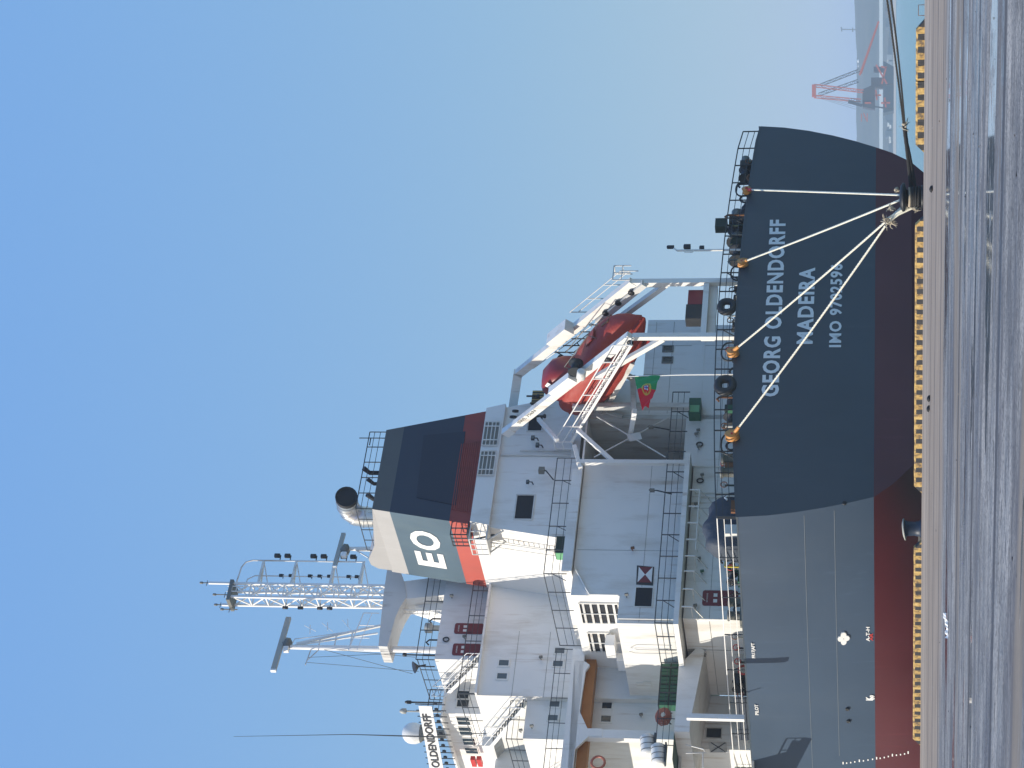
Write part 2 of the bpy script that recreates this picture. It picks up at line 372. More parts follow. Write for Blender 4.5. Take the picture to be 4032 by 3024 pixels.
def mul(a_, b_):
    x = N.new('ShaderNodeMath'); x.operation = 'MULTIPLY'; L.new(a_, x.inputs[0]); L.new(b_, x.inputs[1]); return x.outputs[0]
damp = mul(rng(noise(0.22, 6, 0.62, (0.30, 1.6, 1)), 0.47, 0.55), dry.outputs[0])
pud = mul(rng(noise(0.17, 4, 0.5, (0.30, 1.5, 1)), 0.585, 0.60), dry.outputs[0])
pud2 = mul(rng(noise(0.6, 3, 0.5, (0.28, 1.2, 1)), 0.655, 0.67), damp)
pm_ = N.new('ShaderNodeMath'); pm_.operation = 'MAXIMUM'; L.new(pud, pm_.inputs[0]); L.new(pud2, pm_.inputs[1]); pud = pm_.outputs[0]
gr2 = noise(2.6, 5, 0.7, (0.6, 1.2, 1)); dmp = mul(damp, rng(gr2, 0.40, 0.56)); r1 = rng(dmp, 0, 1, 0.75, 0.26)
pud = mul(pud, rng(noise(1.1, 4, 0.7, (0.5, 1.4, 1)), 0.40, 0.46))
rf = N.new('ShaderNodeMix'); rf.data_type = 'FLOAT'; L.new(pud, rf.inputs['Factor']); L.new(r1, rf.inputs['A']); rf.inputs['B'].default_value = 0.035
L.new(rf.outputs['Result'], b.inputs['Roughness'])
hsum = N.new('ShaderNodeMath'); hsum.operation = 'MULTIPLY_ADD'; L.new(fine, hsum.inputs[0]); hsum.inputs[1].default_value = 0.35; L.new(mid_, hsum.inputs[2])
bp = N.new('ShaderNodeBump'); bp.inputs['Distance'].default_value = 0.05
bs = mul(rng(pud, 0, 1, 1.0, 0.0), rng(damp, 0, 1, 1.0, 0.35)); L.new(bs, bp.inputs['Strength'])
L.new(hsum.outputs[0], bp.inputs['Height']); L.new(bp.outputs[0], b.inputs['Normal'])

QC = (QL + QR) / 2; QANG = math.atan2(qd.y, qd.x)
def q_local(x, d, z=0.0): return QC + qd * x - qn * d + Vector((0, 0, z))   # x along the edge, d inland
g = MB()
X0, X1 = -260, 160
nx, ny = 210, 75
for j in range(ny + 1):
    for i in range(nx + 1):
        x = X0 + (X1 - X0) * i / nx; y = -150 * (j / ny) ** 1.25
        z = 0.0 if j < 9 else 0.02 * math.sin(x * 0.13 + y * 0.11) * math.sin(y * 0.07 + 1.3)
        z = min(z, 0.03)
        g.v.append(Vector((x, y, z)))
for j in range(ny):
    for i in range(nx):
        a_ = j * (nx + 1) + i
        g.f.append([a_, a_ + 1, a_ + nx + 2, a_ + nx + 1][::-1]); g.m.append(0); g.smooth.append(True)
go = struct('quay_ground', g, 'quay_concrete'); go.location = QC; go.rotation_euler = (0, 0, QANG)
qw = MB(); qw.box(X0, X1, -1.2, 0.0, -9, -0.004)
mat('quay_face', (0.22, 0.20, 0.17), 0.8, grime=0.7, gcol=(0.08, 0.075, 0.06), gscale=0.4)
qo = struct('quay_wall', qw, 'quay_face'); qo.location = QC; qo.rotation_euler = (0, 0, QANG)

# hills and the far shore
m, N, L, b = node_mat('hill_ground')
tc = N.new('ShaderNodeTexCoord')
hc = ramp(noise(0.012, 8, 0.65), [(0.35, (0.03, 0.038, 0.04)), (0.5, (0.055, 0.055, 0.05)), (0.65, (0.085, 0.078, 0.065)), (0.8, (0.12, 0.105, 0.09))])
L.new(hc, b.inputs['Base Color']); b.inputs['Roughness'].default_value = 1; b.inputs['Specular IOR Level'].default_value = 0
hm = MB(); HX0, HX1, hn = -2600, 3200, 240
rows = [(0, 0.0), (0.05, 0.13), (0.18, 0.32), (0.35, 0.62), (0.55, 0.90), (0.8, 1.0), (1.1, 0.9)]
for k, (ty, tz) in enumerate(rows):
    for i in range(hn + 1):
        x = HX0 + (HX1 - HX0) * i / hn
        ridge = 62 + 9 * math.sin(x * 0.0016 + 0.5) + 2.2 * math.sin(x * 0.009) + 1.0 * math.sin(x * 0.031 + k) + 0.5 * math.sin(x * 0.09)
        hm.v.append(Vector((x, 3450 + 780 * ty + 20 * math.sin(x * 0.01 + k * 2), WL + 2 + tz * ridge)))
for k in range(len(rows) - 1):
    for i in range(hn):
        a_ = k * (hn + 1) + i; hm.f.append([a_, a_ + 1, a_ + hn + 2, a_ + hn + 1]); hm.m.append(0); hm.smooth.append(True)
struct('hills', hm, 'hill_ground')
mat('beach_sand', (0.42, 0.35, 0.26), 0.95, grime=0.5, gcol=(0.2, 0.18, 0.15), gscale=0.02)
struct('far_shore', MB().add([(-2600, 3050, WL + 0.2), (3200, 3050, WL + 0.2), (3200, 3460, WL + 4), (-2600, 3460, WL + 4)], [(0, 1, 2, 3)]), 'beach_sand')

# ================================================================== THE SHIP
ship = Thing('cargo_ship', 'large bulk carrier with blue grey hull and white superstructure moored at the quay', 'ship')
P_ = ship.part
ZD, ZR = 10.3, 2.62                                                        # poop deck edge, top of the red paint
def camber(a): return ZD + (0.72 - 0.0 * a) * max(0.0, 1 - ((a - 15.2) / 15.6) ** 2) - (0.17 if a > 31 else 0)
def tl(z):                                                                 # port edge of the transom
    return 0.0 + (1.5 * (max(0.0, ZD - z) / 7.7) ** 1.6 if z > ZR else 1.5 + 2.9 * ((ZR - z) / 2.7) ** 1.25)
def tr(z): return 31.55 - (2.15 * (max(0.0, ZD - z) / 7.7) ** 1.7 if z > ZR else 2.15 + 1.35 * ((ZR - z) / 2.2) ** 1.25)
levels = [ZD, 8.6, 7.0, 5.4, 4.0, ZR, 1.6, 0.4, -1.2, -2.8, -4.4, -6.0]
stations = [0, 2.5, 6, 11, 17, 24, 34, 50, 80, 130, 190, 225, 240]
def side_a(z, s_, port=True):
    base = tl(z) if port else tr(z); full = -5.2 if port else 36.8
    t = min(1, s_ / 34.0); k = (1 - (1 - t) ** (2.0 + 0.4 * min(1.0, max(0.0, (2.7 - z) / 3.0))))
    if s_ > 190: full += (21 if port else -21) * ((s_ - 190) / 50) ** 2
    if s_ > 34: k = 1
    return base + (full - base) * k
hull_t, red_t, hull_s, red_s = MB(), MB(), MB(), MB()
# transom: grid so the top follows the camber
n = 24
for k in range(len(levels) - 1):
    z1, z0 = levels[k], levels[k + 1]; mb = hull_t if z0 >= ZR - 1e-6 else red_t
    for i in range(n):
        def pt(i, z):
            a_ = tl(z) + (tr(z) - tl(z)) * i / n
            return (a_, 0 if z > -0.5 else (-0.5 - z) * 0.9, camber(a_) if z == ZD else z)
        mb.add([pt(i, z0), pt(i + 1, z0), pt(i + 1, z1), pt(i, z1)], [(0, 1, 2, 3)], smooth=False)
fine_st = [0, 1, 2, 3.2, 4.6, 6, 7.5, 9, 11, 13, 15, 17, 19.5, 22, 25, 28, 31, 34, 42, 50, 80, 130, 190, 225, 240]
for port in (True, False):
    for mb, ls in ((hull_s, [z for z in levels if z >= ZR]), (red_s, [z for z in levels if z <= ZR])):
        o_ = len(mb.v); m_ = len(fine_st)
        for z in ls:
            for s_ in fine_st: mb.v.append(Vector((side_a(z, s_, port), s_ if z > -0.5 or s_ > 20 else max(s_, (-0.5 - z) * 0.9), z)))
        for k in range(len(ls) - 1):
            for i in range(m_ - 1):
                q = [o_ + (k + 1) * m_ + i, o_ + (k + 1) * m_ + i + 1, o_ + k * m_ + i + 1, o_ + k * m_ + i]
                mb.f.append(q[::-1] if port else q); mb.m.append(0); mb.smooth.append(True)
ho = P_('hull', hull_t, 'hull_blue')
P_('side_plating', hull_s, 'hull_sunlit', ho, 'side plating in a sunlit grey blue copy of the hull paint')
bt = P_('boot_top', red_t, 'boot_red')
P_('side_plating', red_s, 'boot_red_sunlit', bt)
dk = MB()
for i in range(len(stations) - 1):
    s0, s1 = stations[i], stations[i + 1]
    for j in range(12):
        def pt(s_, j):
            l, r_ = side_a(ZD, s_, True), side_a(ZD, s_, False); a_ = l + (r_ - l) * j / 12
            return (a_, s_, camber(tl(ZD) + 31.5 * j / 12) - 0.015 if s_ < 1 else ZD + 0.6 * math.sin(math.pi * j / 12))
        dk.add([pt(s0, j), pt(s0, j + 1), pt(s1, j + 1), pt(s1, j)], [(0, 1, 2, 3)])
P_('deck', dk, 'deck_green')
# raised edge round the stern, weld seams of the plating
ed = MB()
for i in range(n):
    a0, a1 = 31.5 * i / n, 31.5 * (i + 1) / n; ed.bar((a0, 0.05, camber(a0) + 0.04), (a1, 0.05, camber(a1) + 0.04), 0.16, 0.10)
for i in range(5): ed.bar((side_a(ZD, stations[i]) + 0.05, stations[i], ZD + 0.04), (side_a(ZD, stations[i + 1]) + 0.05, stations[i + 1], ZD + 0.04), 0.14, 0.10)
P_('gunwale', ed, 'hull_blue', ho)
wl = MB()
for z, s1 in ((6.55, 24), (4.85, 20)):
    pts = [(side_a(z, s_) - 0.012, s_, z) for s_ in [0.3 + (s1 - 0.3) * t / 10 for t in range(11)]]
    for i in range(10): wl.bar(pts[i], pts[i + 1], 0.015, 0.018)
def side_pt(px, py):                                                       # pixel -> point on the curved port side
    a_ = -2.0
    for _ in range(12):
        p = S(px, py, a_); a_ = side_a(p.z, max(0, p.y))
    return S(px, py, a_)
P_('weld_seam', wl, 'weld_line', ho)

# markings on the transom
def transom_text(txt, px_l, py_l, px_r, py_r, hh, bold=0.02, name='letter', label=None):
    p, q = A(px_l, py_l, 0), A(px_r, py_r, 0); d = q - p
    P_(name, lettering(txt, p - Vector((0, 0.02, 0)), d.normalized(), (0, 0, 1), d.length, hh, 0.015, bold, 1.16), 'hull_text', label=label)
def h_at(px0, px1, py, s=0): return A(px0, py, s).z - A(px1, py, s).z
transom_text('GEORG OLDENDORFF', 3066, 1562, 3095, 866, 1.03, 0.032)
transom_text('MADEIRA', 3200, 1355, 3210, 1055, 0.98, 0.032)
transom_text('IMO 9702596', 3313, 1368, 3319, 1040, 0.76, 0.03)
# marks on the port side: propeller warning, pilot marks, draught scale, small codes
pm = MB()
c = side_pt(3322, 2510)
for ang, ln in ((0, 0.42), (90, 0.36), (180, 0.42), (270, 0.36)):
    for k in range(1):
        pts = []
        for j in range(12):
            t = 2 * math.pi * j / 12; l_ = ln * (0.52 + 0.46 * math.cos(t)); w_ = 0.17 * math.sin(t)
            x_ = l_ * math.cos(R(ang)) - w_ * math.sin(R(ang)); z_ = l_ * math.sin(R(ang)) + w_ * math.cos(R(ang))
            pts.append((side_a(c.z + z_, c.y - x_ * 1.2) - 0.10, c.y - x_ * 1.2, c.z + z_))
        pm.prism(pts, (0.08, 0, 0))
P_('propeller_mark', pm, 'white_clean')
def side_text(txt, px, py, wd, hh, name='mark_lettering', m='white_clean', right=(0, -1, 0), bold=0.02, tilt=0):
    p = side_pt(px, py); q = side_pt(px, py - 20); d = (q - p).normalized(); d = Vector((d.x, d.y, 0)).normalized()
    P_(name, lettering(txt, p + Vector((-0.05, 0, 0)), d, (0, 0, 1), wd, hh, 0.015, bold), m)
side_text('FR17|AFT', 2978, 2588, 1.3, 0.26)
side_text('PILOT', 2988, 2812, 1.0, 0.22)
side_text('K', 3437, 2755, 0.34, 0.42, bold=0.04); side_text('69', 3444, 2752, 0.4, 0.3, bold=0.03)
side_text('A-T-H', 3425, 2522, 1.15, 0.22); side_text('AR', 3438, 2520, 0.6, 0.2, m='red_paint')
dm = MB()
for i, (px, py) in enumerate([(3322, 3008), (3336, 3006), (3352, 3004), (3368, 3001), (3386, 2999), (3402, 2997), (3420, 2994), (3438, 2991), (3454, 2989), (3468, 2987), (3484, 2984), (3500, 2980), (3516, 2977), (3532, 2975), (3548, 2973), (3564, 2970), (3578, 2967)]):
    p = side_pt(px, py); d = Vector((side_pt(px, py - 20) - p)); d.z = 0; d.normalize(); w_ = 0.15 if i % 4 else 0.26
    o_ = p + Vector((-0.03, 0, 0)); dm.add([o_, o_ + d * w_, o_ + d * w_ + Vector((0, 0, 0.07)), o_ + Vector((0, 0, 0.07))], [(0, 1, 2, 3)])
P_('draught_mark', dm, 'white_clean')
sf = MB()
for px, py in ((3337, 2790), (3341, 2838), (3325, 1983)):
    p = side_pt(px, py) if py > 2040 else A(px, py, 0.0); ax = (-1, -0.1, 0) if py > 2040 else (0, -1, 0)
    sf.lathe(p, [(0.02, -0.02), (0.13, 0.0), (0.13, 0.10), (0.08, 0.12), (0.02, 0.05)], ax, 10)
P_('discharge_port', sf, 'black_steel')

def deck_pt(py, inset=0.8):
    p = side_pt(2905 + 0.0597 * (py - 2036), py + inset * 52); return Vector((p.x + inset, p.y, ZD))
# ------------------------------------------------------------------ walls: polygons picked on a plane, extruded inward
def aft(pts, s, d=0.3, mb=None, mi=0):
    mb = mb or MB(); return mb.prism([A(px, py, s) for px, py in pts], (0, d, 0), mi)
def port(pts, a_, d=0.3, mb=None, mi=0):
    mb = mb or MB(); return mb.prism([S(px, py, a_) for px, py in pts], (d, 0, 0), mi)
WS = 10.5                                                                  # main aft bulkhead
house = MB()
# lower house on the poop deck (z 10.3 .. 14.2)
aw = A(2850, 2441, WS).x
house.box(aw, 23.2, WS, 19.5, ZD - 0.2, 14.2)
house.box(-4.2, aw - 0.002, 19.6, 30, ZD - 0.2, 14.2)
hp = P_('deckhouse', house, 'white_paint')
# first deck (floor of the long dark railing)
D1 = MB(); zD1 = 14.62; a7x = A(2434, 2454, WS).x - 0.01
D1.box(-1.63, 11.3, 9.0, 19.3, zD1 - 0.32, zD1)
P_('deck_slab', D1, 'white_paint', hp)
P_('deck_covering', MB().box(-1.55, 11.2, 9.1, WS, zD1, zD1 + 0.012).box(-1.55, a7x, WS, 19.2, zD1, zD1 + 0.012).box(-8, -1.63, 14.1, 36, zD1 + 0.034, zD1 + 0.046), 'deck_green', hp)
D1b = MB(); aL = A(2645, 2880, 13.9).x
D1b.box(-8.0, -1.62, 17.0, 36, zD1 - 0.2, zD1 - 0.02); D1b.prism([(-1.62, 13.9, zD1 + 0.03), (aL, 13.9, zD1 + 0.03), (aL, 13.9, 13.72), (-5.6, 13.9, 13.72), (-0.45, 13.9, 13.1), (-0.1, 13.9, 13.5), (-1.0, 13.9, 14.2)], (0, 8, 0))
P_('deck_slab', D1b, 'white_paint', hp, 'sloping white deck wing fascia')
# middle storey block, port part, with the ledge face
a7 = A(2434, 2454, WS).x
blk = MB(); blk.box(a7, 11.48, WS, 19.2, zD1 - 0.01, 18.25)
au = A(2400, 2346, WS).x
blk.box(au, 11.48, WS, 19.2, 18.25, 21.3)
P_('bulkhead', blk, 'white_paint', hp)
# recess with dark bay and the starboard block
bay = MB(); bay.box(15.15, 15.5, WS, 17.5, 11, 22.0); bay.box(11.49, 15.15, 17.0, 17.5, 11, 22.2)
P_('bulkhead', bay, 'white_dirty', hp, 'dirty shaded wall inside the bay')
stb = MB(); ar = A(2555, 1260, WS).x
stb.box(15.5, ar, WS, 17.5, 14.2, 18.0); stb.box(15.5, 18.4, WS, 17.5, 18.0, 22.4)
stb.box(11.3, ar, WS - 0.02, WS + 2, 14.0, 14.9)
P_('bulkhead', stb, 'white_paint', hp)
slab = MB()
slab.box(A(2790, 1100, 2).x + 0.0, A(2790, 1100, 2).x + 0.01, 2, 2.01, 12.5, 12.51)
# second deck (fascia) with its port side running forward
D2 = MB(); zb, zt = 21.34, 21.98
a2 = A(2250, 2248, 10).x; a2r = A(2285, 1846, 10).x
D2.box(a2, a2r, 10.0, 10.25, zb, zt); D2.box(a2, a2 + 0.25, 10.25, 18.8, zb, zt); D2.box(a2 + 0.25, 16.0, 10.25, 19.2, zb + 0.02, zb + 0.14)
P_('deck_slab', D2, 'white_paint', hp, 'second deck with plain white fascia')
D2b = MB(); D2b.box(-7.5, 1.7, 17.5, 17.75, 21.2, 22.0); D2b.box(-8.2, aL4 if False else -1.1, 17.75, 36, 21.3, 21.42); D2b.box(-1.1, 1.7, 17.75, 19.1, 21.3, 21.42)
P_('deck_slab', D2b, 'white_paint', hp, 'second deck fascia over the boat deck opening')
P_('deck_covering', MB().box(a2 + 0.3, 11.2, 10.3, 12, zb + 0.145, zb + 0.155).box(-8, -1.1, 17.8, 19.65, 21.425, 21.435), 'deck_green', hp)
hx = MB()                                                                  # haunches of the fascia round the opening
hx.prism([A(2262, 2600, 17.5), A(2305, 2605, 17.5), A(2322, 2618, 17.5), A(2306, 2640, 17.5), A(2282, 2800, 17.5), A(2313, 2868, 17.5), A(2370, 2868, 17.5), A(2370, 2898, 17.5), A(2318, 2898, 17.5), A(2263, 2950, 17.5), A(2252, 3040, 17.5), A(2235, 3040, 17.5)], (0, 0.24, 0))
P_('gusset', hx, 'white_paint', hp)
pl = MB(); p0 = A(2313, 2888, 17.6); pl.box(p0.x - 0.3, p0.x + 0.3, 17.55, 18.1, 15.0, 21.3)
p1 = A(2700, 2850, 13.0); pl.box(p1.x - 0.16, p1.x + 0.16, 12.0, 12.3, ZD, 13.75)
P_('pillar', pl, 'white_paint', hp)
br = MB(); br.box(-8, 1.3, 18.1, 18.9, 20.5, 21.15)
P_('deck_beam', br, 'deck_brown', hp, 'orange brown beam under the second deck')
# aft wall behind everything at s = 19.2 (accommodation block)
SW = 19.2
aL4 = A(1872, 2737, SW).x; zt4 = A(1900, 2500, SW).z + 0.03
zt4 = A(1872, 2737, SW).z; zt5 = A(2078, 2742, SW + 0.5).z; aL5 = A(2058, 2908, SW + 0.5).x
acc = MB(); acc.box(aL4, 20, SW, 36, 14, zt4); acc.box(aL5, aL4 - 0.002, SW + 0.5, 34, 14, zt5)
P_('accommodation_block', acc, 'white_paint', hp)
s3 = 20.6; a3 = A(1711, 2595, s3).x; z3 = A(1711, 2595, s3).z
t3 = MB(); t3.box(a3, 16, s3, 27, zt4, z3)
s3b = S(1737, 2708, a3).y; a3b = A(1745, 2808, s3b).x; z3b = A(1745, 2808, s3b).z
t3.box(a3b, a3 - 0.003, s3b, 40, zt4 - 0.4, z3b); 
wh = P_('wheelhouse', t3, 'white_paint')
d3 = MB(); d3.box(aL4 - 0.02, 14, SW - 0.35, SW, zt4 - 0.12, zt4 + 0.02); d3.box(aL4, 14, SW, s3, zt4, zt4 + 0.02); P_('deck_covering', MB().box(aL4 + 0.05, 14, SW, s3, zt4 + 0.024, zt4 + 0.034).box(aL5 + 0.05, aL4 - 0.05, SW + 0.55, 30, zt5 + 0.004, zt5 + 0.014), 'deck_green', hp)
P_('deck_edge', d3, 'white_paint', hp)

# ------------------------------------------------------------------ funnel
def fp(z): return 8.72 - 0.166 * (35.42 - z)                               # port edge of the tapering casing
def fs(z): return 15.29 + 0.243 * (35.42 - z)
def ff(z): return 19.19 if z < 28.5 else 19.45
z_b, z_w, z_r, z_n, z_t = 22.0, 28.66, 30.1, 34.2, 35.42
FS = 12.0
def fquad_aft(z0, z1, mb): mb.add([(fp(z0), FS, z0), (fs(z0), FS, z0), (fs(z1), FS, z1), (fp(z1), FS, z1)], [(0, 1, 2, 3)])
def fring(z0, z1, mb, aft_face=True):
    v = [(fp(z), FS, z) for z in (z0, z1)] + [(fp(z), ff(z), z) for z in (z0, z1)] + [(fs(z), ff(z), z) for z in (z0, z1)] + [(fs(z), FS, z) for z in (z0, z1)]
    mb.add(v, [(0, 1, 3, 2), (2, 3, 5, 4), (4, 5, 7, 6)])
fn = MB(); fring(z_b, z_w, fn); fquad_aft(z_b, z_w, fn)
fo = P_('funnel', fn, 'white_paint')
for z0, z1, m_side, m_aft, lb in ((z_w, z_r, 'funnel_red', 'funnel_red_shaded', 'orange red funnel band'), (z_r, z_n, 'funnel_blue', 'funnel_blue_shaded', 'blue funnel band'), (z_n, z_t, 'funnel_grey', 'funnel_grey_shaded', 'grey funnel band')):
    mb = MB(); fring(z0, z1, mb); 
    if m_side == 'funnel_blue':
        pass
    P_('band', mb, m_side, fo, lb)
    mb = MB(); fquad_aft(z0, z1, mb); P_('band', mb, m_aft, fo, lb + ', aft face darkened as in shade')
top = MB()
zt_ = z_t
ptsS = [(8.68, 12.0, z_t), (8.68, 16.9, 35.75), (8.68, 17.9, 36.75), (8.68, 18.6, 36.55), (8.55, 19.1, 35.9), (8.3, 19.3, 34.3), (8.5, 17.6, 34.3)]
top.prism([S(px_, py_, fp(z_t) - 0.01) for px_, py_ in ((1466, 2008), (1470, 2080), (1474, 2148), (1463, 2176), (1451, 2202), (1461, 2224), (1491, 2239), (1545, 2246), (1500, 2100))], (6.4, 0, 0))
P_('top_cowl', top, 'funnel_grey', fo)
lo = MB()
lo.prism([A(1668, 1715, FS), A(1833, 1700, FS), A(1795, 1990, FS), A(1640, 1960, FS)], (0, -0.05, 0))
P_('louvre', lo, 'louvre_navy', fo, 'faint dark louvre panel on the aft face')
lo = MB()
for i in range(9):
    z = 28.9 + i * 0.14; lo.box(fp(z) + 0.9, fs(z) - 2.5, FS - 0.07, FS, z, z + 0.06)
P_('louvre', lo, 'funnel_red_shaded', fo)
# EO on the port side of the funnel
nrm_side = Vector((1, 0, 0.166)).normalized()
for ch, (px0, py0), (px1, py1), (pxt, pyt) in (('E', (1731, 2232), (1718, 2176), (1622, 2212)), ('O', (1712, 2166), (1694, 2092), (1603, 2137))):
    a_ = fp(32.0)
    p, q = S(px0, py0, a_), S(px1, py1, a_)
    hgt = 2.05 if ch == 'E' else 2.12
    z0 = 31.22 if ch == 'E' else 31.18
    s_l, s_r = p.y, q.y
    org = Vector((fp(z0) - 0.02, s_l, z0)); upd = Vector((0.166, 0, 1)).normalized()
    P_('funnel_letter', lettering(ch, org, (0, -1, 0), upd, s_l - s_r, hgt, 0.02, 0.035), 'white_clean', fo)
# white strip with four louvred frames under the red band
st = MB(); zs0, zs1 = 27.35, z_w - 0.02
st.prism([(fp(zs0) - 0.05, FS - 0.35, zs0), (fs(zs0) + 0.05, FS - 0.35, zs0), (fs(zs1), FS - 0.35, zs1), (fp(zs1), FS - 0.35, zs1)], (0, 0.36, 0))
sto = P_('louvre_box', st, 'white_paint', fo)
for i, (c_a, w_) in enumerate(((14.7, 1.9), (12.25, 1.9))):
    for hz in (27.6, 28.12):
        fr = MB(); fr.box(c_a - w_ / 2, c_a + w_ / 2, FS - 0.42, FS - 0.352, hz, hz + 0.40); fo_ = P_('vent_frame', fr, 'pipe_grey', sto)
for c_a in (14.7, 12.25):
    gr = MB()
    for hz in (27.52, 27.8, 28.05, 28.32, 28.56): gr.bar((c_a - 1.0, FS - 0.45, hz), (c_a + 1.0, FS - 0.45, hz), 0.05)
    for da in (-1.0, -0.55, 0.6, 1.0): gr.bar((c_a + da, FS - 0.46, 27.5), (c_a + da, FS - 0.46, 28.6), 0.06)
    P_('vent_grille', gr, 'white_steel', sto)
# exhaust elbow with lagging
ex = MB(); pts = []
base_ = Vector((9.9, 15.3, 35.2))
for t in range(9):
    an = R(t * 13); pts.append((9.9 + 0.5 * math.sin(an) * 0.6, 15.3 - 2.15 * (1 - math.cos(an)) * 0.9 , 35.3 + 2.0 * math.sin(an)))
cO = A(1362, 1962, 13.4)
b0 = Vector((9.7, 15.6, 35.0)); pts = [b0, b0 + Vector((0, 0.05, 0.7)), b0 + Vector((0.03, -0.1, 1.3)), b0.lerp(cO, 0.72) + Vector((0, 0.30, 0.55)), cO]
cO = A(1364, 1958, 13.3); ctl = [A(1520, 2040, 15.2), A(1440, 2036, 15.2), A(1405, 2030, 15.1), A(1382, 2014, 14.8), A(1370, 1994, 14.4), A(1366, 1974, 13.9), cO]
ex.tube(ctl, [0.66, 0.70, 0.72, 0.74, 0.74, 0.73, 0.72], 22)
for i_ in (1, 2, 3, 4, 5): ex.tube([ctl[i_] + (ctl[i_ + 1] - ctl[i_]) * 0.0, ctl[i_] + (ctl[i_ + 1] - ctl[i_]).normalized() * 0.06], 0.765, 22)
exo = P_('exhaust_pipe', ex, 'silver_lagging', fo)
sm = MB(); dd = (cO - ctl[-2]).normalized()
sm.lathe(cO + dd * -0.02, [(0.74, -0.25), (0.76, 0.12), (0.68, 0.13), (0.62, 0.03)], dd, 20)
P_('pipe_mouth', sm, 'soot', exo)
xp = MB()
for px, py, s_, r_ in ((1462, 1862, 14, 0.16), (1478, 1905, 14, 0.13), (1476, 1965, 13.6, 0.16)):
    p = A(px, py, s_); xp.tube([(p.x, s_, 35.3), (p.x, s_, p.z + 0.1), (p.x + 0.05, s_ - 0.45, p.z + 0.45)], [r_, r_, r_ * 1.15], 10)
P_('vent_pipe', xp, 'soot', fo)
fr = rail([(fs(z_t) - 0.1, FS + 0.1, z_t), (fp(z_t) + 0.1, FS + 0.1, z_t)], 1.15, (0.4, 0.8), 1.35, 0.025)
fr = rail([(fp(z_t) + 0.1, FS + 0.1, z_t), (fp(z_t) + 0.1, 17, z_t + 0.15)], 1.15, (0.6,), 1.4, 0.022, fr)
fr.bar((14.9, 12.4, z_t), (14.9, 12.4, z_t + 1.9), 0.05); fr.bar((14.3, 12.4, z_t + 1.1), (14.9, 12.4, z_t + 1.1), 0.06)
P_('railing', fr, 'rail_dark', fo)
# windows and shutters in the casing
def opening(px0, py0, px1, py1, s_, m_in='void_dark', frame='white_dirty', nm='window', t=0.09, prnt=None, sub='pane'):
    p, q = A(px1, (py0 + py1) / 2, s_), A(px0, (py0 + py1) / 2, s_); l_, r_ = A((px0 + px1) / 2, py1, s_).x, A((px0 + px1) / 2, py0, s_).x
    f = MB(); z0, z1 = p.z, q.z
    f.box(l_ - t, l_, s_ - 0.06, s_ + 0.02, z0 - t, z1 + t); f.box(r_, r_ + t, s_ - 0.06, s_ + 0.02, z0 - t, z1 + t)
    f.box(l_ + 0.001, r_ - 0.001, s_ - 0.06, s_ + 0.02, z0 - t, z0); f.box(l_ + 0.001, r_ - 0.001, s_ - 0.06, s_ + 0.02, z1, z1 + t)
    fo_ = P_(nm, f, frame); g_ = MB(); g_.box(l_, r_, s_ - 0.015, s_ + 0.01, z0, z1); P_(sub, g_, m_in, fo_)
    return fo_
opening(2082, 1640, 2135, 1697, FS); opening(2032, 1952, 2098, 2044, FS)
for px, py in ((2630, 1374), (2628, 1418)): opening(px - 17, py - 9, px + 17, py + 9, WS, 'glass_dark', 'pipe_grey')
for px, py in ((1984, 2611), (1977, 2663), (2204, 2563), (2197, 2614)): opening(px - 19, py - 11, px + 19, py + 11, SW, 'glass_grey', 'white_steel')
for px, py in ((2184, 2773), (2177, 2827)): opening(px - 19, py - 11, px + 19, py + 11, SW + 0.5, 'glass_grey', 'white_steel')
for px, py in ((2390, 2779), (2386, 2831)): opening(px - 19, py - 12, px + 19, py + 12, SW + 0.5, 'glass_dark', 'white_steel')
for py0, py1 in ((2722, 2752), (2756, 2784)): opening(1800, py0, 1846, py1, s3b, 'glass_dark', 'white_steel')
# hourglass hatch and dark hatch beside it
ha = P_('hatch', aft([(2508, 2226), (2575, 2232), (2571, 2304), (2505, 2300)], WS - 0.05, 0.06), 'black_paint')
c_ = A(2539, 2265, WS); hw, hh_ = 0.58, 0.40; s_ = WS - 0.06
l_, r_, z0, z1 = A(2540, 2300, WS).x + 0.08, A(2540, 2230, WS).x - 0.08, A(2573, 2265, WS).z + 0.08, A(2508, 2265, WS).z - 0.08; mx_, mz_ = (l_ + r_) / 2, (z0 + z1) / 2
P_('sign_panel', MB().prism([(l_, s_, z1), (l_, s_, z0), (mx_, s_, mz_)], (0, -0.015, 0)).prism([(r_, s_, z1), (r_, s_, z0), (mx_, s_, mz_)], (0, -0.015, 0)), 'door_red', ha)
P_('sign_panel', MB().prism([(l_, s_, z1), (r_, s_, z1), (mx_, s_, mz_)], (0, -0.012, 0)).prism([(l_, s_, z0), (r_, s_, z0), (mx_, s_, mz_)], (0, -0.012, 0)), 'white_clean', ha)
opening(2502, 2315, 2568, 2389, WS, 'void_dark', 'white_steel', 'hatch', 0.05, sub='opening')
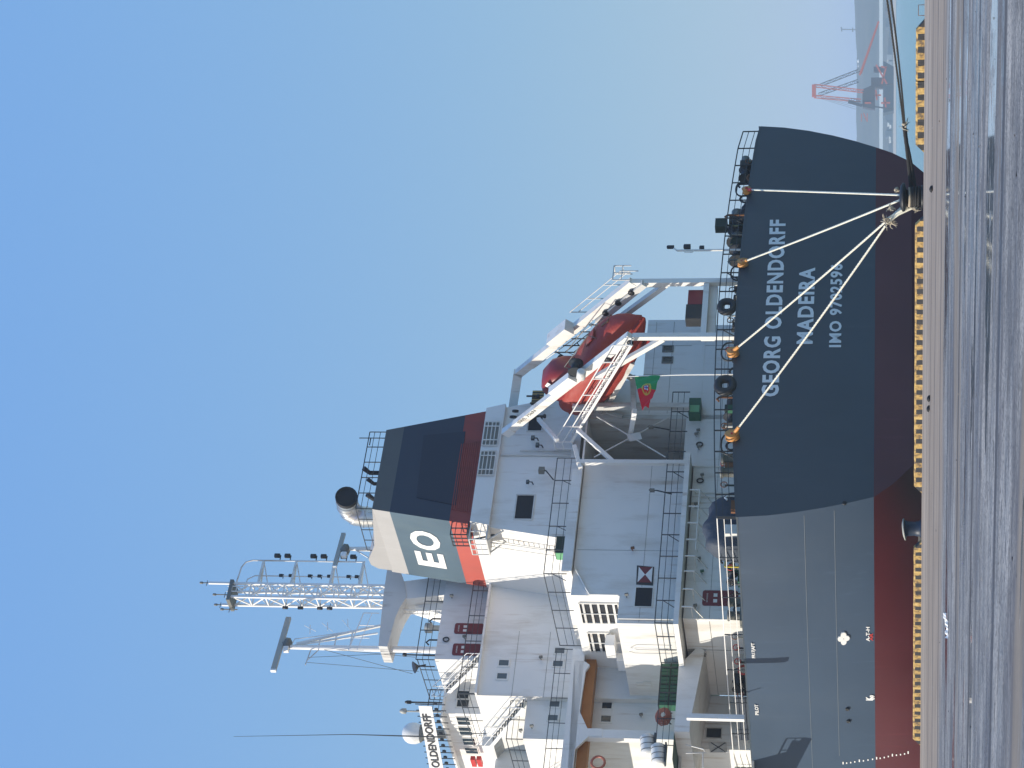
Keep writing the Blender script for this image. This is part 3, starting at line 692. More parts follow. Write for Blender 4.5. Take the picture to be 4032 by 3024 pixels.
# port-facing louvres in the upper house
for k, (p0, p1) in enumerate((((2276, 2372), (2420, 2450)), ((2293, 2488), (2352, 2562)))):
    aa = au
    q0, q1 = S(p0[0], p0[1], aa), S(p1[0], p1[1], aa)
    zz0, zz1 = (18.45, 20.85) if k == 0 else (19.3, 20.7); ss0, ss1 = q0.y, q1.y
    f = MB()
    f.box(aa - 0.12, aa + 0.0, ss0 - 0.08, ss0, zz0, zz1); f.box(aa - 0.12, aa, ss1, ss1 + 0.08, zz0, zz1)
    f.box(aa - 0.12, aa, ss0, ss1, zz1, zz1 + 0.08); f.box(aa - 0.12, aa, ss0, ss1, zz0 - 0.08, zz0)
    lv = P_('louvre', f, 'white_steel')
    g_ = MB(); g_.box(aa - 0.04, aa - 0.01, ss0, ss1, zz0, zz1); P_('backing', g_, 'void_dark', lv)
    nb = 5 if k == 0 else 3
    for j in range(nb):
        zc = zz0 + (zz1 - zz0) * (j + 0.5) / nb; g_ = MB(); g_.box(aa - 0.11, aa - 0.05, ss0, ss1, zc - 0.05, zc + 0.09); P_('slat', g_, 'white_dirty', lv)
    g_ = MB(); g_.bar((aa - 0.12, (ss0 + ss1) / 2, zz0), (aa - 0.12, (ss0 + ss1) / 2, zz1), 0.05); P_('mullion', g_, 'white_steel', lv)

# ------------------------------------------------------------------ railings
rp = [(a_, 0.12, camber(a_)) for a_ in [31.2 - 31.1 * i / 20 for i in range(21)]]
mb = MB()
for i in range(20): rail([rp[i], rp[i + 1]], 1.18, (0.4, 0.8), 1.6, 0.030, mb, brace=1 if i % 3 == 0 else 0)
for i in (2, 5, 8, 11, 14, 17): mb.bar(Vector(rp[i]) + Vector((0, 0, 0.85)), Vector(rp[i]) + Vector((0.0, 0.75, 0.0)), 0.05)
P_('railing', mb, 'rail_dark')
mb = MB(); pts = [(side_a(ZD, s_) + 0.1, s_, ZD) for s_ in (0.2, 3, 6, 9, 12, 15, 18, 21.5, 25)]
for i in range(8):
    for t in (1.2, 0.8, 0.4): mb.bar(Vector(pts[i]) + Vector((0, 0, t)), Vector(pts[i + 1]) + Vector((0, 0, t)), 0.055 if t > 1 else 0.035)
P_('railing', mb, 'white_clean', label='thin white side railing bars')
mb = MB()
for p in pts: mb.bar(p, Vector(p) + Vector((0, 0, 1.2)), 0.06)
P_('railing_post', mb, 'rail_dark')
mb = rail([(16.3, 9.1, zD1), (-1.5, 9.1, zD1)], 1.12, (0.36, 0.74), 1.65, 0.026, brace=3)
mb = rail([(-1.5, 9.1, zD1), (-1.5, 13.7, zD1)], 1.12, (0.36, 0.74), 1.5, 0.024, mb)
mb = rail([(-1.5, 14.2, zD1), (-7.0, 14.2, zD1)], 1.12, (0.36, 0.74), 1.8, 0.02, mb)
P_('railing', mb, 'rail_dark')
mb = rail([(11.6, 10.1, zt - 0.35), (2.6, 10.1, zt - 0.35)], 1.45, (0.5, 0.95), 1.9, 0.024, brace=2)
mb = rail([(2.6, 10.1, zt - 0.35), (2.6, 18.6, zt - 0.35)], 1.45, (0.5, 0.95), 2.0, 0.022, mb)
mb = rail([(1.7, 17.6, zt), (-7.4, 17.6, zt)], 1.1, (0.4, 0.75), 1.8, 0.020, mb)
P_('railing', mb, 'rail_dark')
mb = rail([(9.0, SW - 0.2, zt4), (aL4 + 0.0, SW - 0.2, zt4)], 1.12, (0.4, 0.75), 2.2, 0.024)
mb = rail([(aL4, SW - 0.1, zt4), (aL4, 26, zt4)], 1.12, (0.4, 0.75), 1.8, 0.022, mb)
mb = rail([(9.5, s3 + 0.1, z3), (a3, s3 + 0.1, z3)], 1.3, (0.45, 0.85), 2.0, 0.024, mb)
mb = rail([(a3, s3 + 0.1, z3), (a3, 26, z3)], 1.2, (0.45, 0.85), 1.5, 0.022, mb)
mb = rail([(aL4, SW + 0.6, zt5), (aL5, SW + 0.6, zt5)], 1.1, (0.4, 0.75), 1.4, 0.022, mb)
mb = rail([(aL5, SW + 0.6, zt5), (aL5, 27, zt5)], 1.1, (0.4, 0.75), 1.4, 0.022, mb)
P_('railing', mb, 'rail_dark')

# brackets and guard under the first deck, seams, pipes on the walls
mb = MB()
for py in (1945, 2010, 2075, 2140, 2205, 2265, 2335, 2405):
    p = A(2720, py, 9.6); x = p.x
    mb.bar((x, 9.15, 14.2), (x, 9.15, 13.55), 0.07); mb.bar((x, 9.15, 13.55), (x + 0.0, WS, 12.9), 0.05); mb.bar((x, 9.15, 13.6), (x, WS, 13.6), 0.04)
mb.bar((A(2720, 1945, 9.6).x, 9.15, 13.58), (A(2720, 2180, 9.6).x, 9.15, 13.58), 0.05)
P_('bracket', mb, 'white_steel', hp)
mb = MB()
for (x0, x1, z) in ((-0.6, 11.4, 16.9), (15.6, 23.5, 16.2), (15.6, 23.5, 17.4), (-0.3, 27, 12.6)): mb.bar((x0, WS - 0.008, z), (x1, WS - 0.008, z), 0.012, 0.02)
mb.bar((-1.0, SW - 0.008, 26.0), (4, SW - 0.008, 26.0), 0.012, 0.02); mb.bar((-1.0, SW - 0.008, 23.9), (4, SW - 0.008, 23.9), 0.012, 0.02)
for x, z0, z1 in ((18.9, 14.2, 18), (21.4, 10.4, 18), (4.7, 14.7, 21.2), (8.0, 10.4, 14)): mb.bar((x, WS - 0.008, z0), (x, WS - 0.008, z1), 0.02, 0.012)
P_('weld_seam', mb, 'pipe_grey', hp)
mb = MB()
for px, py0, s_, z0, z1 in ((0, 2441, WS, 10.3, 14.2), (0, 1943, WS, 10.3, 14.0), (0, 1960, WS, 10.3, 13.6), (0, 1840, WS, 10.4, 14.2)):
    x = A(2780, py0, s_).x; mb.tube([(x, s_ - 0.1, z0), (x, s_ - 0.1, z1)], 0.05, 8)
x = A(2440, 2352, WS).x; mb.tube([(a2 + 0.5, 10.35, 21.2), (x + 0.6, WS - 0.12, 20.4), (x + 0.1, WS - 0.12, 20.1), (x + 0.1, WS - 0.12, 18.3)], 0.06, 8)
x = A(2600, 2452, WS).x; mb.tube([(x + 0.2, WS - 0.09, 14.7), (x + 0.2, WS - 0.09, 18.2)], 0.06, 8)
mb.tube([(aw - 0.1, WS - 0.1, 13.3), (aw + 1.0, WS - 0.1, 13.3)], 0.04, 8)
P_('pipe', mb, 'white_steel', hp)
mb = MB(); x = A(2100, 1795, FS).x
mb.tube([(x, FS - 0.1, 22.6), (x, FS - 0.1, 27.2)], 0.07, 8); mb.tube([(x + 0.35, FS - 0.1, 22.6), (x + 0.35, FS - 0.1, 26.0)], 0.05, 8)
P_('pipe', mb, 'white_dirty', fo)
# floodlights, lamps, small fittings on the walls
def floodlight(p, out=(0, -1, 0), arm=0.7, sz=0.42, down=0.0, m='pipe_grey'):
    p = Vector(p); o_ = Vector(out).normalized(); f = MB(); f.bar(p, p + o_ * arm, 0.06); f.bar(p + o_ * arm, p + o_ * arm + Vector((0, 0, 0.25)), 0.05)
    fo_ = P_('floodlight', f, 'rail_dark'); q = p + o_ * arm + Vector((0, 0, 0.28)); g_ = MB(); sd = o_.cross(Vector((0, 0, 1)))
    g_.bar(q - sd * sz / 2, q + sd * sz / 2, sz * 0.6, sz * 0.75); P_('lamp_head', g_, m, fo_)
    l_ = MB(); l_.bar(q - sd * sz * 0.4 + o_ * sz * 0.31 - Vector((0, 0, 0.02)), q + sd * sz * 0.4 + o_ * sz * 0.31 - Vector((0, 0, 0.02)), 0.02, sz * 0.55); P_('lamp_glass', l_, 'glass_grey', fo_)
floodlight(A(2180, 1890, 11.9), (0.3, -1, 0.6), 0.9, 0.5); floodlight(A(2645, 1945, 9.1), (0, -0.4, 1), 1.0, 0.4); floodlight(A(2640, 1693, 9.1), (0, -0.3, 1), 1.0, 0.42)
floodlight(A(2120, 1735, 11.9), (0, -1, 0.2), 0.3, 0.3, m='black_steel'); floodlight(A(2138, 1763, 11.9), (0, -1, 0.2), 0.3, 0.3, m='black_steel'); floodlight(A(2100, 1908, 11.9), (0, -1, 0.2), 0.3, 0.26, m='black_steel')
def fitting(px, py, s_, m='pipe_grey', sz=0.09):
    p = A(px, py, s_); P_('wall_lamp', MB().bar(p, p + Vector((0, -0.35, 0.05)), 0.05).bar(p + Vector((0, -0.3, 0.1)), p + Vector((0.02, -0.34, -0.12)), sz * 1.7, sz * 1.5), m)
for a_ in ((2492, 2169, WS, 'rust'), (2468, 2352, WS), (2740, 1995, WS), (2765, 1880, WS - 0.05), (2742, 1720, WS), (2750, 1705, WS), (2752, 1770, WS), (2738, 2395, WS), (2753, 2210, WS), (2765, 2260, WS, 'green_paint'), (1780, 2355, s3), (1830, 2600 - 85, s3), (2131, 2597, SW), (2095, 2868, SW + 0.5), (2525, 2823, SW + 0.5), (2052, 2935 - 50, SW + .5)):
    fitting(*a_)
for px, py in ((2755, 1752), (2757, 1895), (1757, 2520)):
    p = A(px, py, WS if px > 2000 else s3) + Vector((0, -0.08, 0))
    P_('ring_light', MB().tube([p + Vector((0.16 * math.cos(R(t * 30)), 0, 0.2 * math.sin(R(t * 30)))) for t in range(12)], 0.045, 6, closed=True), 'black_steel')

# doors with white pictograms and text
def red_door(px0, py0, px1, py1, s_, txt='W.C.'):
    z0, z1 = A(px1, (py0 + py1) / 2, s_).z, A(px0, (py0 + py1) / 2, s_).z; l_, r_ = A((px0 + px1) / 2, py1, s_).x, A((px0 + px1) / 2, py0, s_).x
    mb = MB(); rr = 0.14; pts = []
    for cx, cz, a0 in ((r_ - rr, z1 - rr, 0), (l_ + rr, z1 - rr, 90), (l_ + rr, z0 + rr, 180), (r_ - rr, z0 + rr, 270)):
        for k in range(4): pts.append((cx + rr * math.cos(R(a0 + k * 30)), s_ - 0.06, cz + rr * math.sin(R(a0 + k * 30))))
    mb.prism(pts, (0, 0.07, 0)); d = P_('door', mb, 'door_red')
    w_ = r_ - l_; y_ = s_ - 0.062
    g_ = MB()
    for k, c in enumerate((0.30, 0.68)):
        x0 = l_ + w_ * (c - 0.11); zt_ = z1 - (z1 - z0) * 0.34
        g_.box(x0, x0 + w_ * 0.22, y_ - 0.012, y_, zt_ - 0.18, zt_ + 0.06)
    P_('sign_panel', g_, 'white_steel', d)
    P_('sign_lettering', lettering('NO SMOKING', (l_ + w_ * 0.2, y_ - 0.002, z1 - 0.34), (1, 0, 0), (0, 0, 1), w_ * 0.6, 0.09, 0.01), 'white_steel', d)
    h = MB(); h.bar((l_ + 0.1, y_ - 0.05, (z0 + z1) / 2), (l_ + 0.1, y_ - 0.05, (z0 + z1) / 2 - 0.2), 0.04); P_('handle', h, 'rail_dark', d)
red_door(2766, 2327, 2905, 2386, WS)
red_door(1790, 2456, 1903, 2497, s3); red_door(1782, 2536, 1893, 2582, s3)

# ------------------------------------------------------------------ mooring deck
def roller(px, py, r_=0.36, m='orange_roller', s_=-0.05):
    p = A(px, py, s_); mb = MB().lathe(p + Vector((0, -0.1, 0)), [(r_ * 0.3, -0.12), (r_, -0.1), (r_ * 0.86, 0.0), (r_ * 0.86, 0.12), (r_, 0.22), (r_ * 0.3, 0.26)], (0.35, -1, 0.1), 22)
    rl = P_('fairlead_roller', mb, m); P_('roller_pin', MB().lathe(p + Vector((0, -0.36, 0)), [(0.07, -0.05), (0.09, 0.05), (0.03, 0.1)], (0, -1, 0), 8), 'red_paint', rl)
    return p
rollers = [(2925, 1042, 0.36), (2886, 1394, 0.40), (2884, 1722, 0.44), (2940, 757, 0.30)]
RP = [roller(*r_) for r_ in rollers]
def chock(px, py, w_, h_, t=0.16, s_=0.05, lab=None):                      # closed oval fairlead standing on the deck edge
    p = A(px, py, s_); pts = []
    for k in range(24):
        an = 2 * math.pi * k / 24; cx, cz = math.cos(an), math.sin(an)
        sg = lambda v: (abs(v) ** 0.85) * (1 if v > 0 else -1)
        pts.append(p + Vector((w_ * sg(cx), 0, h_ * sg(cz))))
    P_('mooring_chock', MB().tube(pts, t, 8, closed=True), 'black_steel', label=lab)
chock(2862, 1208, 0.44, 0.40, 0.22); chock(2856, 1518, 0.50, 0.44, 0.26)
for px, py, w_, h_ in ((2874, 1748, 0.78, 0.52), (2873, 1385, 0.70, 0.50), (2906, 1075, 0.6, 0.45), (2925, 745, 0.62, 0.45)):
    chock(px, py, w_, h_, 0.055, 0.25)
def bollard_pair(px, py, s_, r_=0.28, h=0.85, m='black_steel'):
    p = A(px, py, s_) if py < 2000 else deck_pt(py, 1.2); s_ = p.y; z0 = ZD + (0.3 if py < 2000 else 0.15)
    mb = MB()
    b_ = P_('bitts', MB().box(p.x - 0.6, p.x + 1.5, s_ - 0.4, s_ + 0.4, z0 - 0.2, z0 + 0.12), m)
    for dx in (0, 0.95):
        P_('post', MB().lathe((p.x + dx, s_, z0 + 0.12), [(r_, 0), (r_ * 0.92, h * 0.75), (r_ * 1.2, h * 0.8), (r_ * 1.2, h * 0.95), (r_ * 0.5, h)], (0, 0, 1), 14), m, b_)
bollard_pair(2895, 2430, 5.0, 0.28, 0.8, 'pipe_grey'); bollard_pair(2890, 1860, 2.0, 0.30, 0.95, 'pipe_grey'); bollard_pair(2900, 2880, 15.0, 0.34, 0.85, 'canister_white'); bollard_pair(2910, 1180, 3.5, 0.28, 0.9)
def winch(px, py, s_, sc_=1.0, m='green_dark', dm='black_steel', body='pipe_grey'):
    p = A(px, py, s_) if py < 2000 else deck_pt(py, 1.9); s_ = p.y; z0 = ZD + 0.2; x = p.x; k = sc_
    b_ = P_('mooring_winch', MB().box(x - 1.3 * k, x + 1.3 * k, s_ - 0.6 * k, s_ + 0.6 * k, z0, z0 + 0.2 * k), m)
    ax = (1, 0, 0)
    P_('drum', MB().lathe((x - 1.0 * k, s_, z0 + 0.85 * k), [(0.62 * k, 0), (0.62 * k, 0.06 * k), (0.34 * k, 0.08 * k), (0.36 * k, 0.9 * k), (0.62 * k, 0.92 * k), (0.62 * k, 0.98 * k)], ax, 18), dm, b_)
    P_('gearbox', MB().box(x + 0.1 * k, x + 0.65 * k, s_ - 0.5 * k, s_ + 0.45 * k, z0 + 0.2 * k, z0 + 1.35 * k), m, b_)
    P_('motor', MB().lathe((x + 0.66 * k, s_, z0 + 0.95 * k), [(0.3 * k, 0), (0.33 * k, 0.3 * k), (0.33 * k, 0.7 * k), (0.15 * k, 0.75 * k)], ax, 12), body, b_)
winch(2870, 905, 2.4, 1.15, 'black_steel'); winch(2870, 985, 2.2, 1.0, 'green_dark'); winch(2880, 1640, 3.5, 0.9, 'green_dark', body='black_steel'); winch(2880, 2270, 4.2, 0.55, 'green_paint', 'black_steel', 'rust')
winch(2880, 670, 2.5, 0.8, 'black_steel'); winch(2905, 2690, 9.0, 0.62, 'black_steel', 'black_steel', 'pipe_grey'); winch(2890, 1300, 3.0, 0.75, 'black_steel')
def tarp(px0, py0, px1, py1, s_, m, label, hgt, dep=1.6, name='covered_winch', seed=3):
    l_, r_ = A(px1, py1, s_).x, A(px1, py0, s_).x; z0 = ZD + 0.1; rd = random.Random(seed)
    mb = MB(); nx_, ny_ = 16, 12; ring = []
    for i in range(nx_ + 1):
        t = i / nx_; x = l_ + (r_ - l_) * t; row = []
        hh = hgt * (0.80 + 0.20 * math.sin(math.pi * min(1, t * 1.15)) + 0.05 * math.sin(t * 17)) * min(1, (0.62 + 4 * min(t, 1 - t)))
        for j in range(ny_ + 1):
            an = math.pi * j / ny_; y = -math.cos(an) * dep / 2 * (1.0 + 0.06 * rd.uniform(-1, 1)); z = hh * (math.sin(an) ** 0.45) + 0.03 * rd.uniform(-1, 1)
            row.append((x + 0.05 * rd.uniform(-1, 1), s_ + y, z0 + z))
        ring.append(row)
    v = [p for r0 in ring for p in r0]; fs = []
    for i in range(nx_):
        for j in range(ny_): fs.append((i * (ny_ + 1) + j, (i + 1) * (ny_ + 1) + j, (i + 1) * (ny_ + 1) + j + 1, i * (ny_ + 1) + j + 1))
    mb.add(v, fs, 0, True); mb.add(ring[0], [tuple(range(ny_ + 1))], 0); mb.add(ring[-1], [tuple(range(ny_ + 1))[::-1]], 0)
    p = ((l_ + r_) / 2, s_, z0)
    return one('winch_cover', mb, m, label, 'tarpaulin', p)
tarp(2755, 1972, 2880, 2182, 3.4, 'tarp_blue', 'dark blue grey tarpaulin over a winch near the port corner of the stern deck', 2.15, 1.8)
tarp(2800, 812, 2920, 880, 1.8, 'soot', 'black tarpaulin heap beneath the dark green box by the stern railing', 1.0, 1.2, seed=5)
mb = MB(); 
p = A(2840, 888, 1.6); mb.box(p.x - 0.38, p.x + 0.38, 1.3, 1.9, A(2864, 888, 1.6).z, A(2817, 888, 1.6).z); mb.bar((p.x, 1.6, ZD + 0.5), (p.x, 1.6, p.z), 0.1)
P_('control_box', mb, 'green_dark')
mb = MB(); p = A(2740, 1618, WS - 0.3); mb.box(p.x - 0.62, p.x + 0.62, WS - 0.9, WS - 0.01, p.z - 0.35, p.z + 0.42); 
cb = P_('control_box', mb, 'green_paint', label='green cabinet on the aft wall')
mb = MB(); mb.box(p.x - 0.55, p.x + 0.0, WS - 0.93, WS - 0.901, p.z - 0.28, p.z + 0.34); P_('cabinet_door', mb, 'green_light', cb)
mb = MB(); p = A(2203, 2150, 11.7); mb.box(p.x - 0.9, p.x + 0.35, 11.1, 11.9, p.z - 0.55, p.z + 0.15); cb = P_('control_box', mb, 'green_dark')
mb = MB(); mb.box(p.x - 0.95, p.x - 0.901, 11.12, 11.88, p.z - 0.5, p.z + 0.1); P_('cabinet_door', mb, 'green_light', cb)
# small deck machinery: pipes, valves, yellow guard frame, hoses
mb = MB(); p = deck_pt(2235, 0.6); x, y = p.x, p.y
for dx in (0, 1.0):
    mb.bar((x + dx, y, ZD + 0.1), (x + dx, y, ZD + 0.95), 0.07)
mb.bar((x, y, ZD + 0.95), (x + 1.0, y, ZD + 0.95), 0.07); mb.bar((x, y, ZD + 0.5), (x + 1.0, y, ZD + 0.5), 0.05)
P_('guard_frame', mb, 'yellow_paint')
rd = random.Random(11)
for k in range(46):
    py = 640 + k * 49 + rd.uniform(-16, 16); s_ = rd.uniform(0.6, 3.0) if py < 2000 else rd.uniform(1.0, 3.5) + (py - 2000) * 0.014
    p = A(2900, py, s_) if py < 2000 else deck_pt(py, rd.uniform(0.7, 2.5)); s_ = p.y; kind = rd.choice('pvbvh'); x = p.x; z0 = ZD + (0.55 if 4 < x < 27 else 0.1)
    m_ = rd.choice(['black_steel', 'pipe_grey', 'white_steel', 'rust', 'green_dark', 'pipe_grey', 'black_steel', 'green_paint'])
    if kind == 'p':
        h = rd.uniform(0.6, 1.3); P_('vent_pipe', MB().tube([(x, s_, z0 - 0.3), (x, s_, z0 + h), (x - 0.15, s_, z0 + h + 0.14), (x - 0.3, s_, z0 + h)], 0.07, 8), m_)
    elif kind == 'v':
        mb = MB(); mb.tube([(x, s_, z0 - 0.3), (x, s_, z0 + 0.55)], 0.06, 8)
        c = Vector((x, s_ - 0.08, z0 + 0.6)); mb2 = MB().tube([c + Vector((0.2 * math.cos(R(t * 36)), 0, 0.2 * math.sin(R(t * 36)))) for t in range(10)], 0.03, 6, closed=True)
        mb2.bar(c - Vector((0.2, 0, 0)), c + Vector((0.2, 0, 0)), 0.03); v_ = P_('valve', mb, m_); P_('handwheel', mb2, rd.choice(['red_paint', 'black_steel', 'rust']), v_)
    elif kind == 'b':
        w_, h = rd.uniform(0.3, 0.7), rd.uniform(0.35, 0.8); P_('deck_locker', MB().box(x, x + w_, s_, s_ + 0.4, z0 - 0.2, z0 + h), m_)
    else:
        P_('hose_coil', MB().tube([(x + 0.3 * math.cos(R(t * 30)), s_, z0 + 0.25 + 0.3 * math.sin(R(t * 30)) ) for t in range(12)], 0.07, 7, closed=True), rd.choice(['black_steel', 'rust', 'red_paint', 'black_steel']))
# bulwark plates at the far port side, dark behind the rail
mb = MB()
for s0, s1 in ((14.8, 19.0), (20.5, 25)):
    for k in range(5):
        u0, u1 = s0 + (s1 - s0) * k / 5, s0 + (s1 - s0) * (k + 1) / 5
        mb.prism([(side_a(ZD, u0) + 0.35, u0, ZD), (side_a(ZD, u1) + 0.35, u1, ZD), (side_a(ZD, u1) + 0.35, u1, ZD + 0.9), (side_a(ZD, u0) + 0.35, u0, ZD + 0.9)], (0.06, 0, 0))
P_('bulwark', mb, 'tarp_blue')
# lamp column on the stern
mb = MB(); s_ = 1.2; p = A(2790, 985, s_); x = p.x; q = A(2672, 985, s_)
mb.tube([(x, s_, ZD + 0.4), (x, s_, q.z + 0.1)], 0.07, 8)
mb.bar((x, s_, q.z + 0.1), (x + 0.22, s_, q.z + 0.35), 0.08); mb.tube([(x, s_, q.z - 0.35), (x - 0.16, s_, q.z - 0.4), (x - 0.16, s_, q.z - 0.9), (x, s_, q.z - 0.95)], 0.03, 6)
lc = P_('stern_light_post', mb, 'white_steel')
for dx, dz, w_, h in ((0.30, 0.52, 0.26, 0.42), (0.32, -0.55, 0.36, 0.40), (0.22, -1.5, 0.3, 0.26)):
    P_('lamp', MB().lathe((x + dx, s_, q.z + dz), [(w_ / 2, -h / 2), (w_ / 2, h / 2), (w_ * 0.3, h / 2 + 0.05)], (0, 0, 1), 10), 'black_steel', lc)

# ------------------------------------------------------------------ lifeboat davit
dv = P_('lifeboat_davit', MB().bar((18.8, 0.95, 17.8), (18.8, 10.3, 26.5), 0.42, 0.55).bar((18.8, 10.1, 26.45), (18.8, 14.2, 27.4), 0.42, 0.6).bar((14.3, 0.9, 17.6), (14.3, 10.5, 26.5), 0.40, 0.55), 'white_steel')
nose = MB().bar((14.3, 10.45, 26.4), (14.3, 11.0, 26.95), 0.46, 0.60); P_('beam_end', nose, 'white_clean', dv)
P_('load_lettering', lettering('SWL 75kN', (14.09, 9.7, 25.98 - 0.20), Vector((0, -1, -0.925)).normalized(), Vector((0, -0.6, 0.8)), 1.9, 0.24, 0.01), 'pipe_grey', dv)
P_('leg', MB().bar((18.8, 1.05, ZD + 0.3), (18.8, 1.05, 18.0), 0.36), 'white_steel', dv)
P_('leg', MB().bar((14.3, 1.0, ZD + 0.3), (14.3, 1.0, 17.5), 0.34), 'white_steel', dv)
P_('strut', MB().bar((18.8, 6.2, 20.7), (18.8, 1.2, 15.7), 0.34), 'white_steel', dv)
P_('strut', MB().bar((14.3, 5.0, 20.2), (14.3, 1.2, 15.6), 0.30), 'white_steel', dv)
P_('cross_beam', MB().box(14.5, 18.6, 0.9, 1.34, A(2788, 1200, 1).z, A(2766, 1200, 1).z), 'white_steel', dv)
P_('cross_panel', MB().box(14.5, 18.75, 1.35, 1.7, A(2822, 1200, 1.4).z, A(2768, 1200, 1.4).z), 'white_paint', dv)
P_('boat_skid', MB().bar((15.6, 5.2, 18.0), (15.6, 12.5, 21.4), 0.22, 0.30), 'white_dirty', dv)
P_('boat_skid', MB().bar((17.6, 5.2, 18.0), (17.6, 12.5, 21.4), 0.22, 0.30), 'white_dirty', dv)
P_('strut', MB().bar(S(2480, 1120, 18.8), S(2620, 1125, 18.8) + Vector((0, 0, 0)), 0.2), 'white_steel', dv)
# bracket under the stern of the boat, lit end face
P_('bracket', MB().bar((14.0, 8.6, 18.1), (17.2, 8.6, 18.4), 0.35, 0.35).bar((17.0, 8.6, 18.3), (17.0, 7.0, 20.4), 0.3), 'white_dirty', dv)
P_('bracket', MB().bar((13.4, 7.4, 17.9), (13.4, 10.3, 18.5), 0.4, 0.3), 'white_clean', dv)
# near walkway: grating floor, stringers, rails and end cage
w0, w1 = Vector((13.6, 11.0, 22.45)), Vector((13.6, 1.0, 17.55)); wd = (w1 - w0).normalized(); wn = Vector((0, -wd.z, wd.y)) * -1
if wn.z < 0: wn = -wn
gr = MB(); gr.bar(w0, w1, 0.07, 0.18); gr.bar(w0 + Vector((0.75, 0, 0)), w1 + Vector((0.75, 0, 0)), 0.07, 0.18)
k = 30
for i in range(k + 1):
    p = w0.lerp(w1, i / k); gr.bar(p, p + Vector((0.75, 0, 0)), 0.10, 0.03)
wk = P_('walkway', gr, 'white_clean', dv)
gr = MB()
for i in range(7):
    p = w0.lerp(w1, i / 6); gr.bar(p, p + Vector((0, 0, 1.15)), 0.06)
for t in (0.55, 1.15): gr.bar(w0 + Vector((0, 0, t)), w1 + Vector((0, 0, t)), 0.06)
for i in range(12):
    p = w0.lerp(w1, i / 12); q = w0.lerp(w1, (i + 1) / 12); gr.bar(p + Vector((0.75 * (i % 2), 0, -0.1)), q + Vector((0.75 * ((i + 1) % 2), 0, -0.1)), 0.05)
P_('walkway_rail', gr, 'white_clean', dv)
cg = MB(); e0 = w0 + Vector((0, 0, 0)); L_ = 1.5
pl_ = [e0, e0 + Vector((0, L_, 0)), e0 + Vector((0.9, L_, 0))]
cg.box(e0.x, e0.x + 0.9, e0.y, e0.y + L_, e0.z - 0.06, e0.z); rail(pl_, 1.15, (0.6,), 0.75, 0.035, cg)
P_('landing_cage', cg, 'white_clean', dv)
P_('post', MB().box(12.1, 12.5, 9.0, 9.4, zD1, 22.6), 'white_paint', dv) if False else None
P_('column', MB().box(15.0, 15.35, 9.0, 9.4, zD1, 22.3), 'white_dirty', dv)
xc = A(2450, 1823, 9.2).x
P_('column', MB().box(xc - 0.14, xc + 0.14, 9.0, 9.3, zD1, 21.6), 'white_paint', dv)
P_('column', MB().bar(A(2285, 1843, 9.2), A(2262, 1755, 9.2) + Vector((0, 0, 0)), 0.26), 'white_paint', dv)
P_('strut', MB().bar(A(2275, 1692, 9.2), A(2412, 1816, 9.2), 0.24), 'white_clean', dv)
P_('strut', MB().bar(A(2350, 1640, 9.3), A(2620, 1800, 9.3), 0.07), 'white_dirty', dv); P_('strut', MB().bar(A(2640, 1640, 9.35), A(2340, 1800, 9.35), 0.07), 'white_dirty', dv)
P_('gusset', aft([(2468, 1712), (2520, 1700), (2528, 1728), (2480, 1738)], 9.25, 0.03), 'white_dirty', dv)
P_('strut', MB().bar(S(2300, 1600, 16.0), S(2452, 1640, 15.2), 0.22), 'white_dirty', dv)
P_('strut', MB().bar(A(2120, 1650, 11.2), A(2195, 1735, 9.6), 0.24), 'white_clean', dv)
# sheaves, winch boxes and rails on the two beams
def along(a_, s_): return Vector((a_, s_, 17.8 + (s_ - 0.95) * (26.5 - 17.8) / 9.35))
P_('winch_box', MB().bar(along(18.5, 5.0) + Vector((0, 0, 0.75)), along(18.5, 6.5) + Vector((0, 0, 0.75)), 0.9, 0.75), 'white_steel', dv)
P_('winch_box', MB().bar(along(13.95, 4.6) + Vector((0, 0, 0.45)), along(13.95, 6.2) + Vector((0, 0, 0.45)), 0.5, 0.7), 'white_clean', dv)
rl_ = P_('winch_drum', MB().lathe(along(14.0, 4.05) + Vector((-0.1, 0, 0.75)), [(0.48, 0), (0.48, 0.08), (0.3, 0.1), (0.3, 0.7), (0.48, 0.72), (0.48, 0.8)], (1, 0, 0), 16), 'black_steel', dv)
P_('winch_motor', MB().lathe(along(13.6, 3.9) + Vector((0, 0, 0.45)), [(0.2, -0.35), (0.3, -0.3), (0.3, 0.3), (0.2, 0.35)], (0, 1, 0.2), 12), 'canister_white', dv)
for a_, s_ in ((18.55, 1.6), (18.55, 2.6), (18.55, 3.6), (14.2, 1.3), (14.2, 3.0)):
    P_('sheave', MB().lathe(along(a_, s_) + Vector((-0.12, 0, -0.45)), [(0.06, -0.06), (0.22, -0.05), (0.18, 0.0), (0.22, 0.05), (0.06, 0.06)], (1, 0, 0), 14), 'black_steel', dv)
P_('lower_block', MB().bar(along(18.6, 0.9) + Vector((0, 0, -0.7)), along(18.6, 4.6) + Vector((0, 0, -0.75)), 0.4, 0.4), 'white_dirty', dv)
gr = MB()
for t, dz in ((0, 0), (1, 0)):
    pass
A0, A1 = along(19.4, 0.6), along(19.4, 4.6)
for t in (0.6, 1.15): gr.bar(A0 + Vector((0, 0, t)), A1 + Vector((0, 0, t)), 0.05)
for i in range(4):
    p = A0.lerp(A1, i / 3); gr.bar(p, p + Vector((0, 0, 1.15)), 0.055)
rail([(18.3, 0.2, 17.9), (19.5, 0.2, 17.9), (19.5, 1.0, 17.9)], 1.1, (0.55,), 0.6, 0.03, gr)
A0, A1 = along(18.2, 5.8), along(18.2, 9.0)
P_('railing', gr, 'white_dirty', dv)
gr = MB()
for t in (-0.9, -1.5): gr.bar(along(18.3, 4.6) + Vector((0, 0, t)), along(18.3, 7.4) + Vector((0, 0, t)), 0.05)
